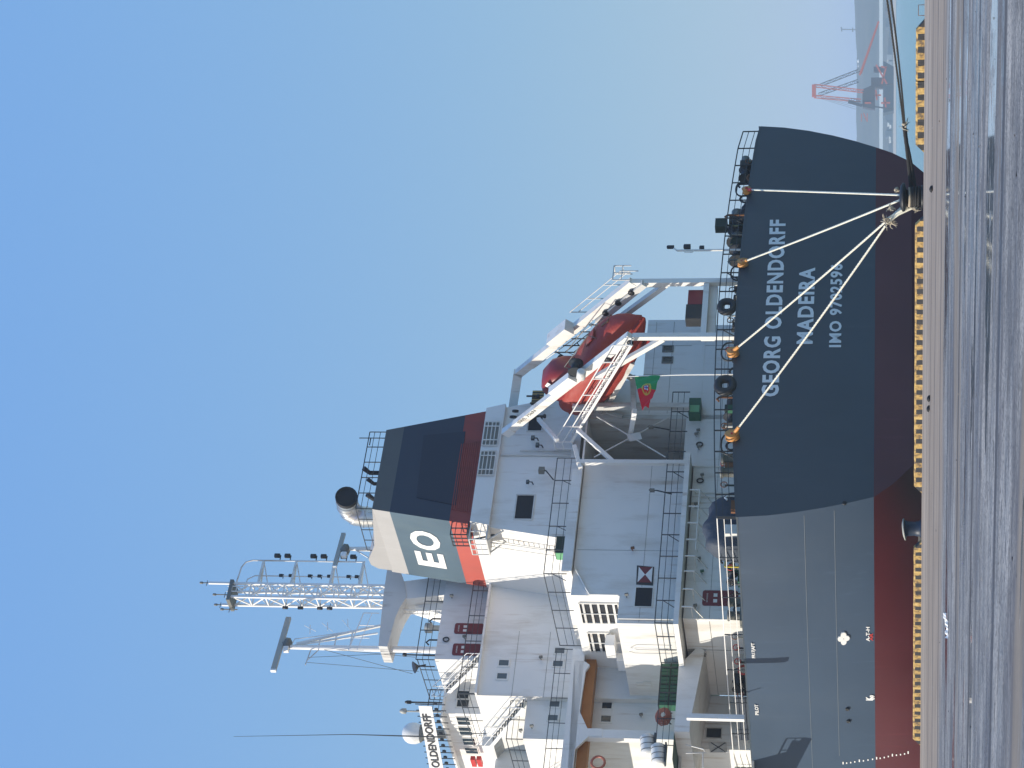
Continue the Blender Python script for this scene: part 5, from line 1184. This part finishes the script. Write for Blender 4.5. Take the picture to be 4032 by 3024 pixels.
def canister(px, py, s_, lb, r_=0.45, L_=1.35):
    p = A(px, py, s_); t = Thing('liferaft_canister', lb, 'liferaft', p - Vector((0, 0, r_)), True, 'white canisters at the boat deck edge')
    ax = Vector((-1, 0.1, -0.12)).normalized(); t.part('shell', MB().lathe(p, [(r_ * 0.6, 0), (r_ * 0.98, 0.12), (r_, 0.3), (r_, L_ - 0.3), (r_ * 0.98, L_ - 0.12), (r_ * 0.6, L_)], ax, 18), 'canister_white')
    for u in (0.3, 0.65, 1.0): t.part('strap', MB().lathe(p + ax * (u * L_ / 1.3), [(r_ * 1.02, 0), (r_ * 1.03, 0.05)], ax, 18), 'pipe_grey')
    t.part('cradle', MB().box(p.x - L_, p.x, s_ - 0.3, s_ + 0.3, p.z - r_ - 0.12, p.z - r_ - 0.02), 'rail_dark')
canister(2548, 2893, 14.8, 'higher white liferaft canister by the second deck pillar'); canister(2590, 2930, 14.4, 'lower white liferaft canister behind the boat deck railing')
for px, py, s_, lb in ((2355, 3002, 17.4, 'red ring buoy hung on the railing at the left edge of the picture'),):
    p = A(px, py, s_); one('life_ring', MB().tube([p + Vector((0.42 * math.cos(R(a_ * 24)), 0, 0.42 * math.sin(R(a_ * 24)))) for a_ in range(15)], 0.085, 8, closed=True), 'copper_hose', lb, 'life ring', p)
# air handling boxes by the port louvres, small exits on the lit wall
p = S(2390, 2560, au - 0.9); P_('duct', MB().box(p.x - 0.2, p.x + 0.6, p.y - 0.9, p.y + 0.6, 18.9, 19.5).box(p.x - 0.3, p.x + 0.3, p.y + 0.8, p.y + 2.0, 18.2, 18.9), 'white_clean')
P_('door_handle_rail', MB().tube([(a7 - 0.22, 13.0, 15.2), (a7 - 0.22, 13.0, 17.4), (a7 - 0.22, 13.35, 17.8), (a7 - 0.22, 13.6, 17.4), (a7 - 0.22, 13.6, 15.2)], 0.035, 6), 'white_clean')
mb = MB(); 
for px in (2560, 2600): pass
p = A(2450 + 80, 2735, 18.9)
for k_, (px, py) in enumerate(((2520, 2705), (2548, 2700))):
    q = S(px, py, a7 - 0.03); P_('notice', MB().box(a7 - 0.04, a7 - 0.005, q.y - 0.5, q.y + 0.3, q.z - 0.28, q.z + 0.2), 'white_steel')
# port side of the lower house: notices, loops, lamps; hatch and dark doorway on the bulkhead beyond
xs_ = aw - 0.003
for px, py in ((2825, 2752), (2840, 2752), (2853, 2752)):
    q = S(px, py, xs_); P_('notice', MB().box(xs_ - 0.02, xs_, q.y, q.y + 0.45, q.z - 0.1, q.z + 0.08), 'louvre_navy')
for py in (2795, 2822):
    q = S(2820, py, xs_); P_('wall_loop', MB().tube([q + Vector((0, 0, 0.4)), q + Vector((-0.1, 0.3, 0.35)), q + Vector((-0.1, 0.3, -0.15)), q + Vector((0, 0, -0.2))], 0.035, 6), 'rail_dark')
for px, py in ((2772, 2562), (2770, 2688), (2775, 2778)):
    q = S(px, py, xs_); P_('wall_lamp', MB().bar(q, q + Vector((-0.3, 0, 0.05)), 0.05).bar(q + Vector((-0.26, 0, 0.08)), q + Vector((-0.32, 0, -0.14)), 0.2, 0.18), 'pipe_grey')
q = S(2790, 2812, xs_); P_('deck_locker', MB().box(xs_ - 0.3, xs_, q.y, q.y + 0.8, q.z - 0.3, q.z + 0.3), 'void_dark')
mb = MB(); mb.bar((xs_ - 0.01, 10.7, 12.6), (xs_ - 0.01, 19.4, 12.6), 0.02); mb.bar((xs_ - 0.01, 14.0, 10.3), (xs_ - 0.01, 14.0, 14.2), 0.02)
P_('weld_seam', mb, 'pipe_grey', hp)
opening(2782, 2868, 2840, 2906, 19.6, 'void_dark', 'white_dirty', 'door', 0.05, sub='opening')
ho2 = P_('hatch', aft([(2788, 2922), (2860, 2922), (2864, 2962), (2796, 2962)], 19.5, 0.08), 'white_dirty')
for q0, q1 in (((2800, 2924), (2856, 2960)), ((2856, 2924), (2800, 2960))): P_('stiffener', MB().bar(A(*q0, 19.47), A(*q1, 19.47), 0.04), 'rail_dark', ho2)
P_('handrail', MB().tube([A(2700, 2932, 15), A(2770, 2950, 15), A(2778, 2965, 15), A(2700, 2966, 15)], 0.035, 6), 'white_clean')
P_('handrail', MB().tube([A(2768, 2968, 15), A(2768, 3024, 15)], 0.035, 6), 'white_clean')
# accommodation ladder stowed outboard past the left edge, added unseen for its hull shadow
gl = MB(); gl.bar((-7.9, 19.5, 9.6), (-7.9, 27.5, 11.6), 0.2, 0.5); gl.bar((-7.1, 19.5, 9.6), (-7.1, 27.5, 11.6), 0.2, 0.5)
gw = P_('accommodation_ladder', gl, 'silver_lagging')
for k_ in range(20):
    t_ = k_ / 20; c_ = Vector((-7.5, 19.7 + 7.6 * t_, 9.65 + 1.95 * t_)); P_('tread', MB().box(-7.8, -7.2, c_.y - 0.14, c_.y + 0.14, c_.z - 0.03, c_.z + 0.03), 'white_steel', gw)
P_('handrail', rail([(-7.95, 19.5, 9.8), (-7.95, 27.5, 11.8)], 1.05, (0.5,), 1.2, 0.035), 'white_steel', gw)
P_('davit_arm', MB().bar((-4.0, 24, 12.8), (-8.0, 24, 12.8), 0.3, 0.4).bar((-4.2, 24, 10.3), (-4.2, 24, 12.9), 0.3).box(-7.6, -3.6, 20.6, 22.4, 10.2, 10.32), 'white_steel', gw)

# ================================================================== ON THE QUAY
QTH = QANG
def rope_path(p, q, sag, n=24):
    p, q = Vector(p), Vector(q); return [p.lerp(q, i / n) - Vector((0, 0, sag * 4 * (i / n) * (1 - i / n))) for i in range(n + 1)]
def rope(pts, r, m, label, name='mooring_rope', group=None, twist=True):
    pts = [Vector(p) for p in pts]
    if twist:                                                              # three laid strands
        L_ = sum((pts[i + 1] - pts[i]).length for i in range(len(pts) - 1)); dense = []
        k = max(60, int(L_ / 0.09)); seg = len(pts) - 1
        for i in range(k + 1):
            t = i / k * seg; j = min(int(t), seg - 1); dense.append(pts[j].lerp(pts[j + 1], t - j))
        mb = MB(); d = (pts[-1] - pts[0]).normalized(); x = d.orthogonal().normalized(); y = d.cross(x)
        for st_ in range(3):
            mb.tube([p + (x * math.cos(i * 0.9 + st_ * 2.094) + y * math.sin(i * 0.9 + st_ * 2.094)) * r * 0.5 for i, p in enumerate(dense)], r * 0.55, 5)
    else: mb = MB().tube(pts, r, 7)
    return one(name, mb, m, label, 'rope', pts[0], False, group)
# big mooring bollard at the corner of the berth, wrapped in ropes
bY = atZ(3634, 770, 0); bp0 = bY + Vector((0, 0.9, 0)); bz = bp0.copy()
boll = Thing('mooring_bollard', 'black iron quay bollard crowded with white and black mooring ropes', 'bollard', bz, False)
boll.part('base', MB().lathe(bz, [(0.62, 0), (0.62, 0.08), (0.5, 0.10)], (0, 0, 1), 24), 'black_steel')
boll.part('column', MB().lathe(bz, [(0.42, 0.08), (0.36, 0.35), (0.36, 0.75), (0.45, 0.85)], (0, 0, 1), 24), 'black_steel')
boll.part('head', MB().lathe(bz + Vector((0, 0, 0.85)), [(0.46, 0), (0.74, 0.08), (0.78, 0.18), (0.6, 0.30), (0.2, 0.36)], (0.0, 0.05, 1), 24), 'black_steel')
lp = MB()
for k_, (z, r_, m_) in enumerate(((0.70, 0.47, 0), (0.58, 0.50, 1), (0.46, 0.50, 1), (0.34, 0.52, 1), (0.22, 0.54, 1))):
    lp.tube([bz + Vector((r_ * math.cos(R(a_ * 15)), r_ * math.sin(R(a_ * 15)), z + 0.03 * math.sin(R(a_ * 15 + k_ * 70)))) for a_ in range(24)], 0.07, 7, m_, closed=True)
one('rope_coil', lp, ['rope_frayed', 'rope_black'], 'worn dark rope turns wound round the crowded bollard', 'rope', bz, False)
GR = 'white ropes from the stern to the bollard'
ends = [(3548, 752), (3552, 774), (3542, 786), (3536, 800)]
tg = [bz + Vector(v) for v in ((0.15, 0.35, 0.98), (0.0, 0.42, 0.92), (-0.3, 0.3, 0.86), (-0.5, 0.1, 0.80))]
st_pts = [toW(RP[3] + Vector((0, -0.25, -0.1))), toW(RP[0] + Vector((0, -0.25, 0))), toW(RP[1] + Vector((0, -0.25, 0))), toW(RP[2] + Vector((0, -0.25, -0.05)))]
labs = ['white mooring rope hanging almost straight down, rightmost of the four', 'second white mooring rope from the right, crossing the end of the ship name', 'third white mooring rope from the right, crossing the port name', 'leftmost white mooring rope, from the lit orange roller to the frayed knot']
knot = toW(A(3498, 880, -2.0)); 
kn = atY(3498, 872, bz.y + 0.55)
for i in range(4):
    e = tg[i] if i < 3 else kn
    rope(rope_path(st_pts[i], e, 0.12), 0.063, 'rope_white', labs[i], group=GR)
    nrm = (Vector(e) - Vector(st_pts[i])).normalized()
    one('chafe_sleeve', MB().tube([Vector(st_pts[i]), Vector(st_pts[i]) + nrm * 0.75], [0.13, 0.10], 9), 'orange_roller' if i else 'red_paint',
        ['red', 'orange'][min(i, 1)] + ' chafe sleeve where the ' + ['rightmost', 'second', 'third', 'leftmost'][i] + ' white rope leaves the ship', 'sleeve', st_pts[i], False, 'chafe sleeves on the white ropes')
rope([kn, kn.lerp(tg[3], 0.5) + Vector((0, 0, -0.02)), bz + Vector((-0.45, 0.2, 0.35))], 0.085, 'rope_white', 'short thick white rope end from the frayed knot to the bollard foot', twist=False)
rope([kn + Vector((0.1, 0, 0.1)), tg[3]], 0.075, 'rope_white', 'short white rope from the frayed knot up to the bollard head', twist=False)
def frayed(c, n, r_, seed, label):
    mb = MB(); rd = random.Random(seed)
    for k_ in range(n):
        p = Vector(c) + Vector((rd.uniform(-1, 1), rd.uniform(-1, 1), rd.uniform(-1, 1))) * r_ * 0.5; pts = [p]
        d = Vector((rd.uniform(-1, 1), rd.uniform(-1, 1), rd.uniform(-1, 1))).normalized()
        for j in range(4): d = (d + Vector((rd.uniform(-.7, .7), rd.uniform(-.7, .7), rd.uniform(-.9, .5)))).normalized(); p = p + d * r_ * 0.32; pts.append(p)
        mb.tube(pts, [0.035, 0.035, 0.028, 0.02, 0.008], 5)
    mb.lathe(Vector(c) + Vector((0, 0, -0.12)), [(0.04, 0), (0.13, 0.06), (0.15, 0.15), (0.08, 0.24)], (0.4, 0, 1), 8)
    one('rope_knot', mb, 'rope_frayed', label, 'knot', c, False)
frayed(kn, 34, 0.34, 2, 'big frayed knot at the lower end of the leftmost white rope')
frayed(atY(3508, 822, bz.y + 0.6), 20, 0.22, 4, 'frayed rope fibres on the third white rope close to the bollard')
frayed(atY(3530, 750, bz.y + 0.5), 10, 0.16, 6, 'small tuft of fibres where the rightmost white rope meets the bollard')
frayed(bz + Vector((-0.62, -0.1, 0.35)), 16, 0.22, 8, 'pale frayed rope ends at the foot of the bollard')
# dark ropes leading off to the right
e1, e2 = atY(3484, -60, bz.y - 7.5), atY(3500, -60, bz.y - 7.5); s1 = atY(3560, 492, bz.y + 0.0)
rope(rope_path(s1 + Vector((0, 0, 0.03)), e1, 0.03), 0.055, 'rope_black', 'upper of the two dark ropes stretched towards the right', group='dark ropes leading right', twist=True)
rope(rope_path(s1 - Vector((0, 0, 0.03)), e2, 0.06), 0.055, 'rope_black', 'lower of the two dark ropes stretched towards the right', group='dark ropes leading right', twist=True)
rope(rope_path(bz + Vector((0.5, 0.05, 0.60)), s1, 0.02), 0.12, 'rope_black', 'thick dark spliced rope between the bollard and the two dark ropes', group='dark ropes leading right')
rope(rope_path(bz + Vector((0.5, 0.0, 0.38)), s1 - Vector((0.5, 0, 0.05)), 0.03), 0.085, 'rope_black', 'dark rope lying just under the thick spliced rope', group='dark ropes leading right')
frayed(s1, 8, 0.3, 12, 'dark splice with loose ends on the rope to the right')
# second bollard, leaning T head
b2 = atZ(3626.5, 2085, 0) + Vector((0, 0.6, 0))
t = Thing('mooring_bollard', 'empty dark bollard with a pale head in the gap between kerbs', 'bollard', b2, False)
t.part('column', MB().lathe(b2, [(0.55, 0), (0.46, 0.08), (0.40, 0.35), (0.42, 0.7), (0.5, 0.90)], (0, 0, 1), 22), 'funnel_blue_shaded')
t.part('head', MB().lathe(b2 + Vector((-0.04, 0, 0.86)), [(0.48, 0), (0.63, 0.02), (0.60, 0.08), (0.40, 0.14), (0.1, 0.16)], (-0.10, 0.10, 1), 22), 'scanner_grey')  # head in a paler grey than the column
t.part('base_block', MB().box(b2.x - 0.75, b2.x - 0.1, b2.y - 0.2, b2.y + 0.4, 0, 0.14), 'quay_face')

# striped kerbs along the edge
m, N, L, b = node_mat('kerb_stripes')
tc = N.new('ShaderNodeTexCoord'); sx = N.new('ShaderNodeSeparateXYZ'); L.new(tc.outputs['Object'], sx.inputs[0])
nz = noise(2.2, 4, 0.6); nzs = N.new('ShaderNodeMath'); nzs.operation = 'MULTIPLY_ADD'; L.new(nz, nzs.inputs[0]); nzs.inputs[1].default_value = 0.14; L.new(sx.outputs[0], nzs.inputs[2])
pp = N.new('ShaderNodeMath'); pp.operation = 'PINGPONG'; L.new(nzs.outputs[0], pp.inputs[0]); pp.inputs[1].default_value = 0.40
gt = N.new('ShaderNodeMath'); gt.operation = 'GREATER_THAN'; L.new(pp.outputs[0], gt.inputs[0]); gt.inputs[1].default_value = 0.205
wz = N.new('ShaderNodeMath'); wz.operation = 'MULTIPLY_ADD'; L.new(nz, wz.inputs[0]); wz.inputs[1].default_value = 0.05; L.new(sx.outputs[2], wz.inputs[2])
lt_ = N.new('ShaderNodeMath'); lt_.operation = 'LESS_THAN'; L.new(wz.outputs[0], lt_.inputs[0]); lt_.inputs[1].default_value = 0.35
an_ = N.new('ShaderNodeMath'); an_.operation = 'MULTIPLY'; L.new(gt.outputs[0], an_.inputs[0]); L.new(lt_.outputs[0], an_.inputs[1])
yel = ramp(noise(3.0, 6, 0.65), [(0.40, (0.16, 0.11, 0.06)), (0.50, (0.46, 0.29, 0.09)), (0.62, (0.60, 0.41, 0.14)), (0.8, (0.76, 0.60, 0.30))])
blk_ = ramp(noise(4.0, 6, 0.65), [(0.3, (0.018, 0.018, 0.02)), (0.7, (0.045, 0.045, 0.048)), (0.85, (0.2, 0.17, 0.13))])
L.new(mixc(an_.outputs[0], yel, blk_), b.inputs['Base Color']); b.inputs['Roughness'].default_value = 0.7
bp = N.new('ShaderNodeBump'); bp.inputs['Distance'].default_value = 0.02; L.new(noise(12, 4, 0.6), bp.inputs['Height']); L.new(bp.outputs[0], b.inputs['Normal'])
def qx(px, py):
    p = atZ(px, py, 0) - QC; return p.dot(qd)
KH, KD = 0.42, 0.40
def kerb(py_l, py_r, label, bev=(0.4, 0.4), kx=0.7):
    x0, x1 = qx(3624 + (3640 - 3624) * (3024 - py_l) / 3024, py_l), qx(3624 + (3640 - 3624) * (3024 - py_r) / 3024, py_r)
    base = q_local(x0, 0.55); o = bpy.data.objects.new('kerb', None)
    mb = MB(); n_ = 40; Ln = x1 - x0; rd = random.Random(int(py_l))
    prof = [(bev[0] * 0, 0), ]
    v = []; xs = [0, bev[0]] + [bev[0] + (Ln - bev[0] - bev[1]) * k / n_ for k in range(1, n_)] + [Ln - bev[1], Ln]
    for i, x in enumerate(xs):
        h = 0.02 if i in (0, len(xs) - 1) and (bev[0] > 0.01 if i == 0 else bev[1] > 0.01) else KH
        j1, j2 = rd.uniform(-0.012, 0.012), rd.uniform(-0.012, 0.012)
        h2 = h + (j1 if h > 0.1 else 0)
        v += [(x, 0, 0), (x, 0 + j2, max(0.01, h2 - 0.05)), (x, 0.05, h2), (x, KD - 0.05, h2), (x, KD, max(0.01, h2 - 0.05)), (x, KD, 0)]
    fs = []
    for i in range(len(xs) - 1):
        for j in range(5): a_ = i * 6 + j; fs.append((a_, a_ + 6, a_ + 7, a_ + 1))
    fs += [tuple(range(6)), tuple(range(len(v) - 6, len(v)))[::-1]]
    mb.add([(p_[0] / kx, p_[1], p_[2]) for p_ in v], fs); me = mb.mesh('kerb', 'kerb_stripes'); o = bpy.data.objects.new('kerb', me); C.objects.link(o)
    o.location = base; o.rotation_euler = (0, 0, QANG); o.scale = (kx, 1, 1); o['label'] = label; o['category'] = 'kerb'; o['group'] = 'striped kerbs along the quay edge'
    return o
kerb(2967, 2142, 'long yellow and black kerb left of the empty bollard', kx=0.61)
kerb(1942, 838, 'longest yellow and black kerb, between the two bollards', kx=0.72)
kerb(577, 296, 'yellow and black kerb just right of the crowded bollard', (0.4, 0.0), 0.82)
kerb(292, 55, 'short yellow and black kerb at the right edge with a dark end', (0.0, 0.45), 0.82)
p = atZ(3640, 45, 0) + Vector((0, -0.3, 0))
one('hoop_rail', MB().tube([p + Vector((-0.25, 0, 0)), p + Vector((-0.25, 0, 0.30)), p + Vector((0.28, 0, 0.30)), p + Vector((0.28, 0, 0))], 0.02, 6), 'rust', 'small rusty hoop standing past the right kerb end', 'hoop', p, False)
# plastic sheet, lumps and cracks on the ground
p = atZ(3735, 2462, 0); mb = MB(); rd = random.Random(5); nn_ = 14
for i in range(nn_):
    for j in range(5): mb.v.append(p + Vector((-0.36 + 0.72 * i / (nn_ - 1), (j - 2) * 0.10 + rd.uniform(-.04, .04), 0.01 + rd.uniform(0, 0.10) * (1 if 0 < j < 4 else 0.2) + (0.05 if i > 9 else 0))))
for i in range(nn_ - 1):
    for j in range(4): a_ = i * 5 + j; mb.f.append([a_, a_ + 5, a_ + 6, a_ + 1]); mb.m.append(0); mb.smooth.append(False)
one('plastic_sheet', mb, 'white_clean', 'crumpled white plastic sheet lying on the quay at the left', 'plastic sheet', p, False)
rb = MB(); rd = random.Random(3)
for k_ in range(170):
    py, px = rd.uniform(-20, 3040), 3660 + 380 * rd.random() ** 1.0
    p = atZ(px, py, 0); s_ = rd.choice((0.012, 0.02, 0.02, 0.035)) * rd.uniform(0.7, 1.4) * (1.2 if p.y > 60 else 0.8)
    vv = [p + Vector((rd.uniform(-1, 1) * s_ * 1.4, rd.uniform(-1, 1) * s_, rd.uniform(0, 1) * s_ * 0.8)) for _ in range(5)]
    rb.add(vv, [(0, 1, 2), (0, 2, 3), (1, 2, 4), (0, 1, 4), (2, 3, 4)], rd.choice((0, 0, 0, 1, 2)))
o = bpy.data.objects.new('rubble', rb.mesh('rubble', ['black_steel', 'quay_face', 'funnel_grey'])); C.objects.link(o); o['kind'] = 'stuff'; o['label'] = 'coal crumbs and small stones scattered over the quay'; o['category'] = 'rubble'
for px, py, lb in ((3663, 1570, 'small dark coal lump on the pale strip nearer the middle of the quay'), (3661, 1610, 'dark coal lump left of the small one on the pale strip'), (3673, 745, 'black lump on the pale strip below the crowded bollard')):
    p = atZ(px, py, 0); mb = MB().lathe(p, [(0.06, 0), (0.16, 0.03), (0.13, 0.10), (0.04, 0.14)], (0.1, 0, 1), 7); one('coal_lump', mb, 'soot', lb, 'coal', p, False)

# ================================================================== FAR SHORE
mat('crane_red', (0.55, 0.10, 0.05), 0.6, grime=0.3, gscale=0.2); mat('crane_dark', (0.06, 0.05, 0.06), 0.7); mat('far_white', (0.75, 0.75, 0.73), 0.6); mat('far_dark', (0.06, 0.075, 0.10), 0.8); mat('pier_grey', (0.30, 0.31, 0.32), 0.9)
CY = 1850.0
def cw(px, py, Y=CY): return atY(px, py, Y)
cb0 = cw(3470, 370)
crane = Thing('harbour_crane', 'red harbour crane with twin lattice masts and a long low jib beyond the water', 'crane', Vector((cb0.x, CY, 0)), False)
def lat(p, q, w_, m, n=8, d=8, nm='lattice_mast', th=1.5):
    p, q = Vector(p), Vector(q); mb = MB(); dz = Vector((0, 0, 1)); side = (q - p).cross(Vector((0, 1, 0))).normalized() * w_ / 2
    mb.bar(p - side, q - side, 0.5 * th); mb.bar(p + side, q + side, 0.5 * th)
    for i in range(n):
        a_, b_ = p.lerp(q, i / n), p.lerp(q, (i + 1) / n); sg = 1 if i % 2 else -1; mb.bar(a_ + side * sg, b_ - side * sg, 0.3 * th); mb.bar(a_ + side, a_ - side, 0.3 * th)
    return crane.part(nm, mb, m)
lat(cw(3206, 337), cw(3400, 360), 2.3, 'crane_red', 10); lat(cw(3206, 380), cw(3390, 396), 2.3, 'crane_red', 10)
crane.part('mast_head', MB().bar(cw(3205, 333), cw(3205, 382), 1.8, 3.4), 'crane_red')
lat(cw(3232, 335), cw(3385, 276), 2.2, 'crane_dark', 12, nm='stay_mast', th=1.2); lat(cw(3225, 372), cw(3380, 318), 2.4, 'crane_dark', 10, nm='stay_mast', th=1.2)
crane.part('jib', MB().bar(cw(3385, 296), cw(3460, 84), 1.3, 1.5).bar(cw(3392, 290), cw(3455, 105), 0.8), 'crane_red')
crane.part('machine_house', MB().prism([cw(3396, 352), cw(3396, 420), cw(3445, 430), cw(3445, 330)], (0, 12, 0)), 'crane_dark')
crane.part('hook_block', MB().bar(cw(3405, 405), cw(3430, 405), 1.2).bar(cw(3400, 445), cw(3415, 478), 0.8).bar(cw(3392, 448), cw(3392, 478), 0.6).bar(cw(3415, 446), cw(3415, 480), 0.6), 'crane_red')
crane.part('portal_leg', MB().bar(cw(3445, 340), cw(3518, 330), 1.2), 'crane_dark'); crane.part('portal_leg', MB().bar(cw(3445, 420), cw(3518, 430), 1.2), 'crane_dark')
crane.part('counterweight', MB().bar(cw(3340, 400), cw(3395, 416), 2.5), 'crane_dark')
mb = MB(); rd = random.Random(9)
for k_ in range(5): mb.tube([cw(3220 + 12 * k_, 385), cw(3370, 430 - 8 * k_)], 0.12, 4)
crane.part('stay_wire', mb, 'crane_dark')
def ship_far(name, label, cat, parts, Y):
    b0 = cw(parts[0][0][0][0], parts[0][0][0][1], Y); t = Thing(name, label, cat, Vector((b0.x, Y, WL)), False)
    for pts, nm, mt, dpt in parts: t.part(nm, MB().prism([cw(px, py, Y) for px, py in pts], (0, dpt, 0)), mt)
ship_far('moored_ship', 'dark bulk ship lying beneath the red crane across the water', 'ship', [([(3478, 240), (3478, 445), (3519, 435), (3519, 262)], 'hull', 'far_dark', 20), ([(3430, 305), (3430, 345), (3478, 345), (3478, 305)], 'deckhouse', 'crane_dark', 12), ([(3440, 262), (3440, 282), (3478, 282), (3478, 262)], 'deck_crane', 'crane_dark', 6)], 1900)
for px0, py0, px1, py1, lb in ((3450, 255, 3492, 330, 'upper red conveyor boom in front of the far dark ship'), (3470, 262, 3492, 268, 'short red frame closing the far conveyor boom'), (3472, 330, 3490, 262, 'lower red conveyor boom in front of the far dark ship')):
    p, q = cw(px0, py0, 1880), cw(px1, py1, 1880); one('conveyor_boom', MB().bar(p, q, 1.3), 'crane_red', lb, 'conveyor', p, False)
for px, py, lb in ((3453, 375, 'upper left red loader arm beside the far ship'), (3488, 405, 'lower left red loader arm beside the far ship')):
    p = cw(px, py, 1870); one('loader_arm', MB().bar(p - Vector((4, 0, 0)), p + Vector((4.5, 0, 1)), 1.3).bar(p - Vector((0, 0, 3.5)), p + Vector((0, 0, 4)), 1.3), 'crane_red', lb, 'loader', p, False)
mb = MB(); mb.prism([cw(3462, -200, 3000), cw(3462, 640, 3000), cw(3476, 640, 3000), cw(3476, -200, 3000)], (0, 20, 0))
one('storage_sheds', mb, 'far_white', 'long pale row of shed roofs along the far shore', 'sheds', cw(3476, 300, 3000), False)
t = Thing('port_terminal', 'long dark row of port buildings and piers along the far shore', 'port', cw(3514, 300, 2900), False)
rd = random.Random(21); py_ = -150
while py_ < 640:
    wpx = rd.uniform(14, 46); h_ = rd.uniform(8, 26)
    t.part('shed', MB().prism([cw(3514, py_, 2900), cw(3514, py_ + wpx, 2900), cw(3512 - h_, py_ + wpx, 2900), cw(3512 - h_, py_, 2900)], (0, 30, 0)), rd.choice(['far_dark', 'crane_dark', 'pier_grey'])); py_ += wpx + rd.uniform(-2, 10)
for k_, (px, py, r_, lb) in enumerate(((3385, 240, 9, 'top white tank on the far hill crest'), (3387, 259, 9, 'middle white tank on the far hill crest'), (3386, 277, 7, 'bottom white tank on the far hill crest'))):
    p = cw(px, py, 3900); rr = r_ / F_PX * 3900; one('storage_tank', MB().lathe(p - Vector((0, 0, rr)), [(rr, 0), (rr, rr * 1.2), (rr * 0.8, rr * 1.7), (rr * 0.3, rr * 2)], (0, 0, 1), 14), 'far_white', ['rightmost', 'middle', 'leftmost'][k_] + ' white tank on the far hill crest', 'tank', p - Vector((0, 0, rr)), False)
p0, p1 = cw(3392, 118, 3800), cw(3315, 115, 3800)
one('hill_mast', MB().bar(p0, p1, 1.6).bar(p1 - Vector((4, 0, 0)), p1 + Vector((4, 0, 1.4)), 2).bar(p0.lerp(p1, 0.45) - Vector((4, 0, 0)), p0.lerp(p1, 0.45) + Vector((3, 0, 0)), 2), 'crane_dark', 'thin grey mast with cross arms on the far hill', 'mast', p0, False)
t = Thing('fishing_boat', 'small white boat group near the far beach beside the hull', 'boat', cw(3500, 486, 1700), False)
for px, py in ((3497, 490), (3505, 498), (3503, 545), (3504, 556)):
    p = cw(px, py, 1700)
    nm_ = 'hull'
    t.part(nm_, MB().prism([p + Vector((-1.4, 0, 0.6)), p + Vector((1.6, 0, 0.6)), p + Vector((1.1, 0, -0.8)), p + Vector((-1.1, 0, -0.8))], (0, 2, 0)), 'far_white')

# ------------------------------------------------------------------ sea haze
hz = MB(); hz.box(-3900, 3900, -60, 4900, -12, 110)
m = bpy.data.materials.new('haze_air'); m.use_nodes = True; nt = m.node_tree; nt.nodes.clear()
o_ = nt.nodes.new('ShaderNodeOutputMaterial'); pv = nt.nodes.new('ShaderNodeVolumePrincipled'); pv.inputs['Color'].default_value = (0.76, 0.87, 0.96, 1)
pv.inputs['Density'].default_value = 0.00021; pv.inputs['Anisotropy'].default_value = 0.2
nt.links.new(pv.outputs[0], o_.inputs['Volume']); M['haze_air'] = m
ho_ = bpy.data.objects.new('haze', hz.mesh('haze', 'haze_air')); C.objects.link(ho_); ho_['kind'] = 'stuff'
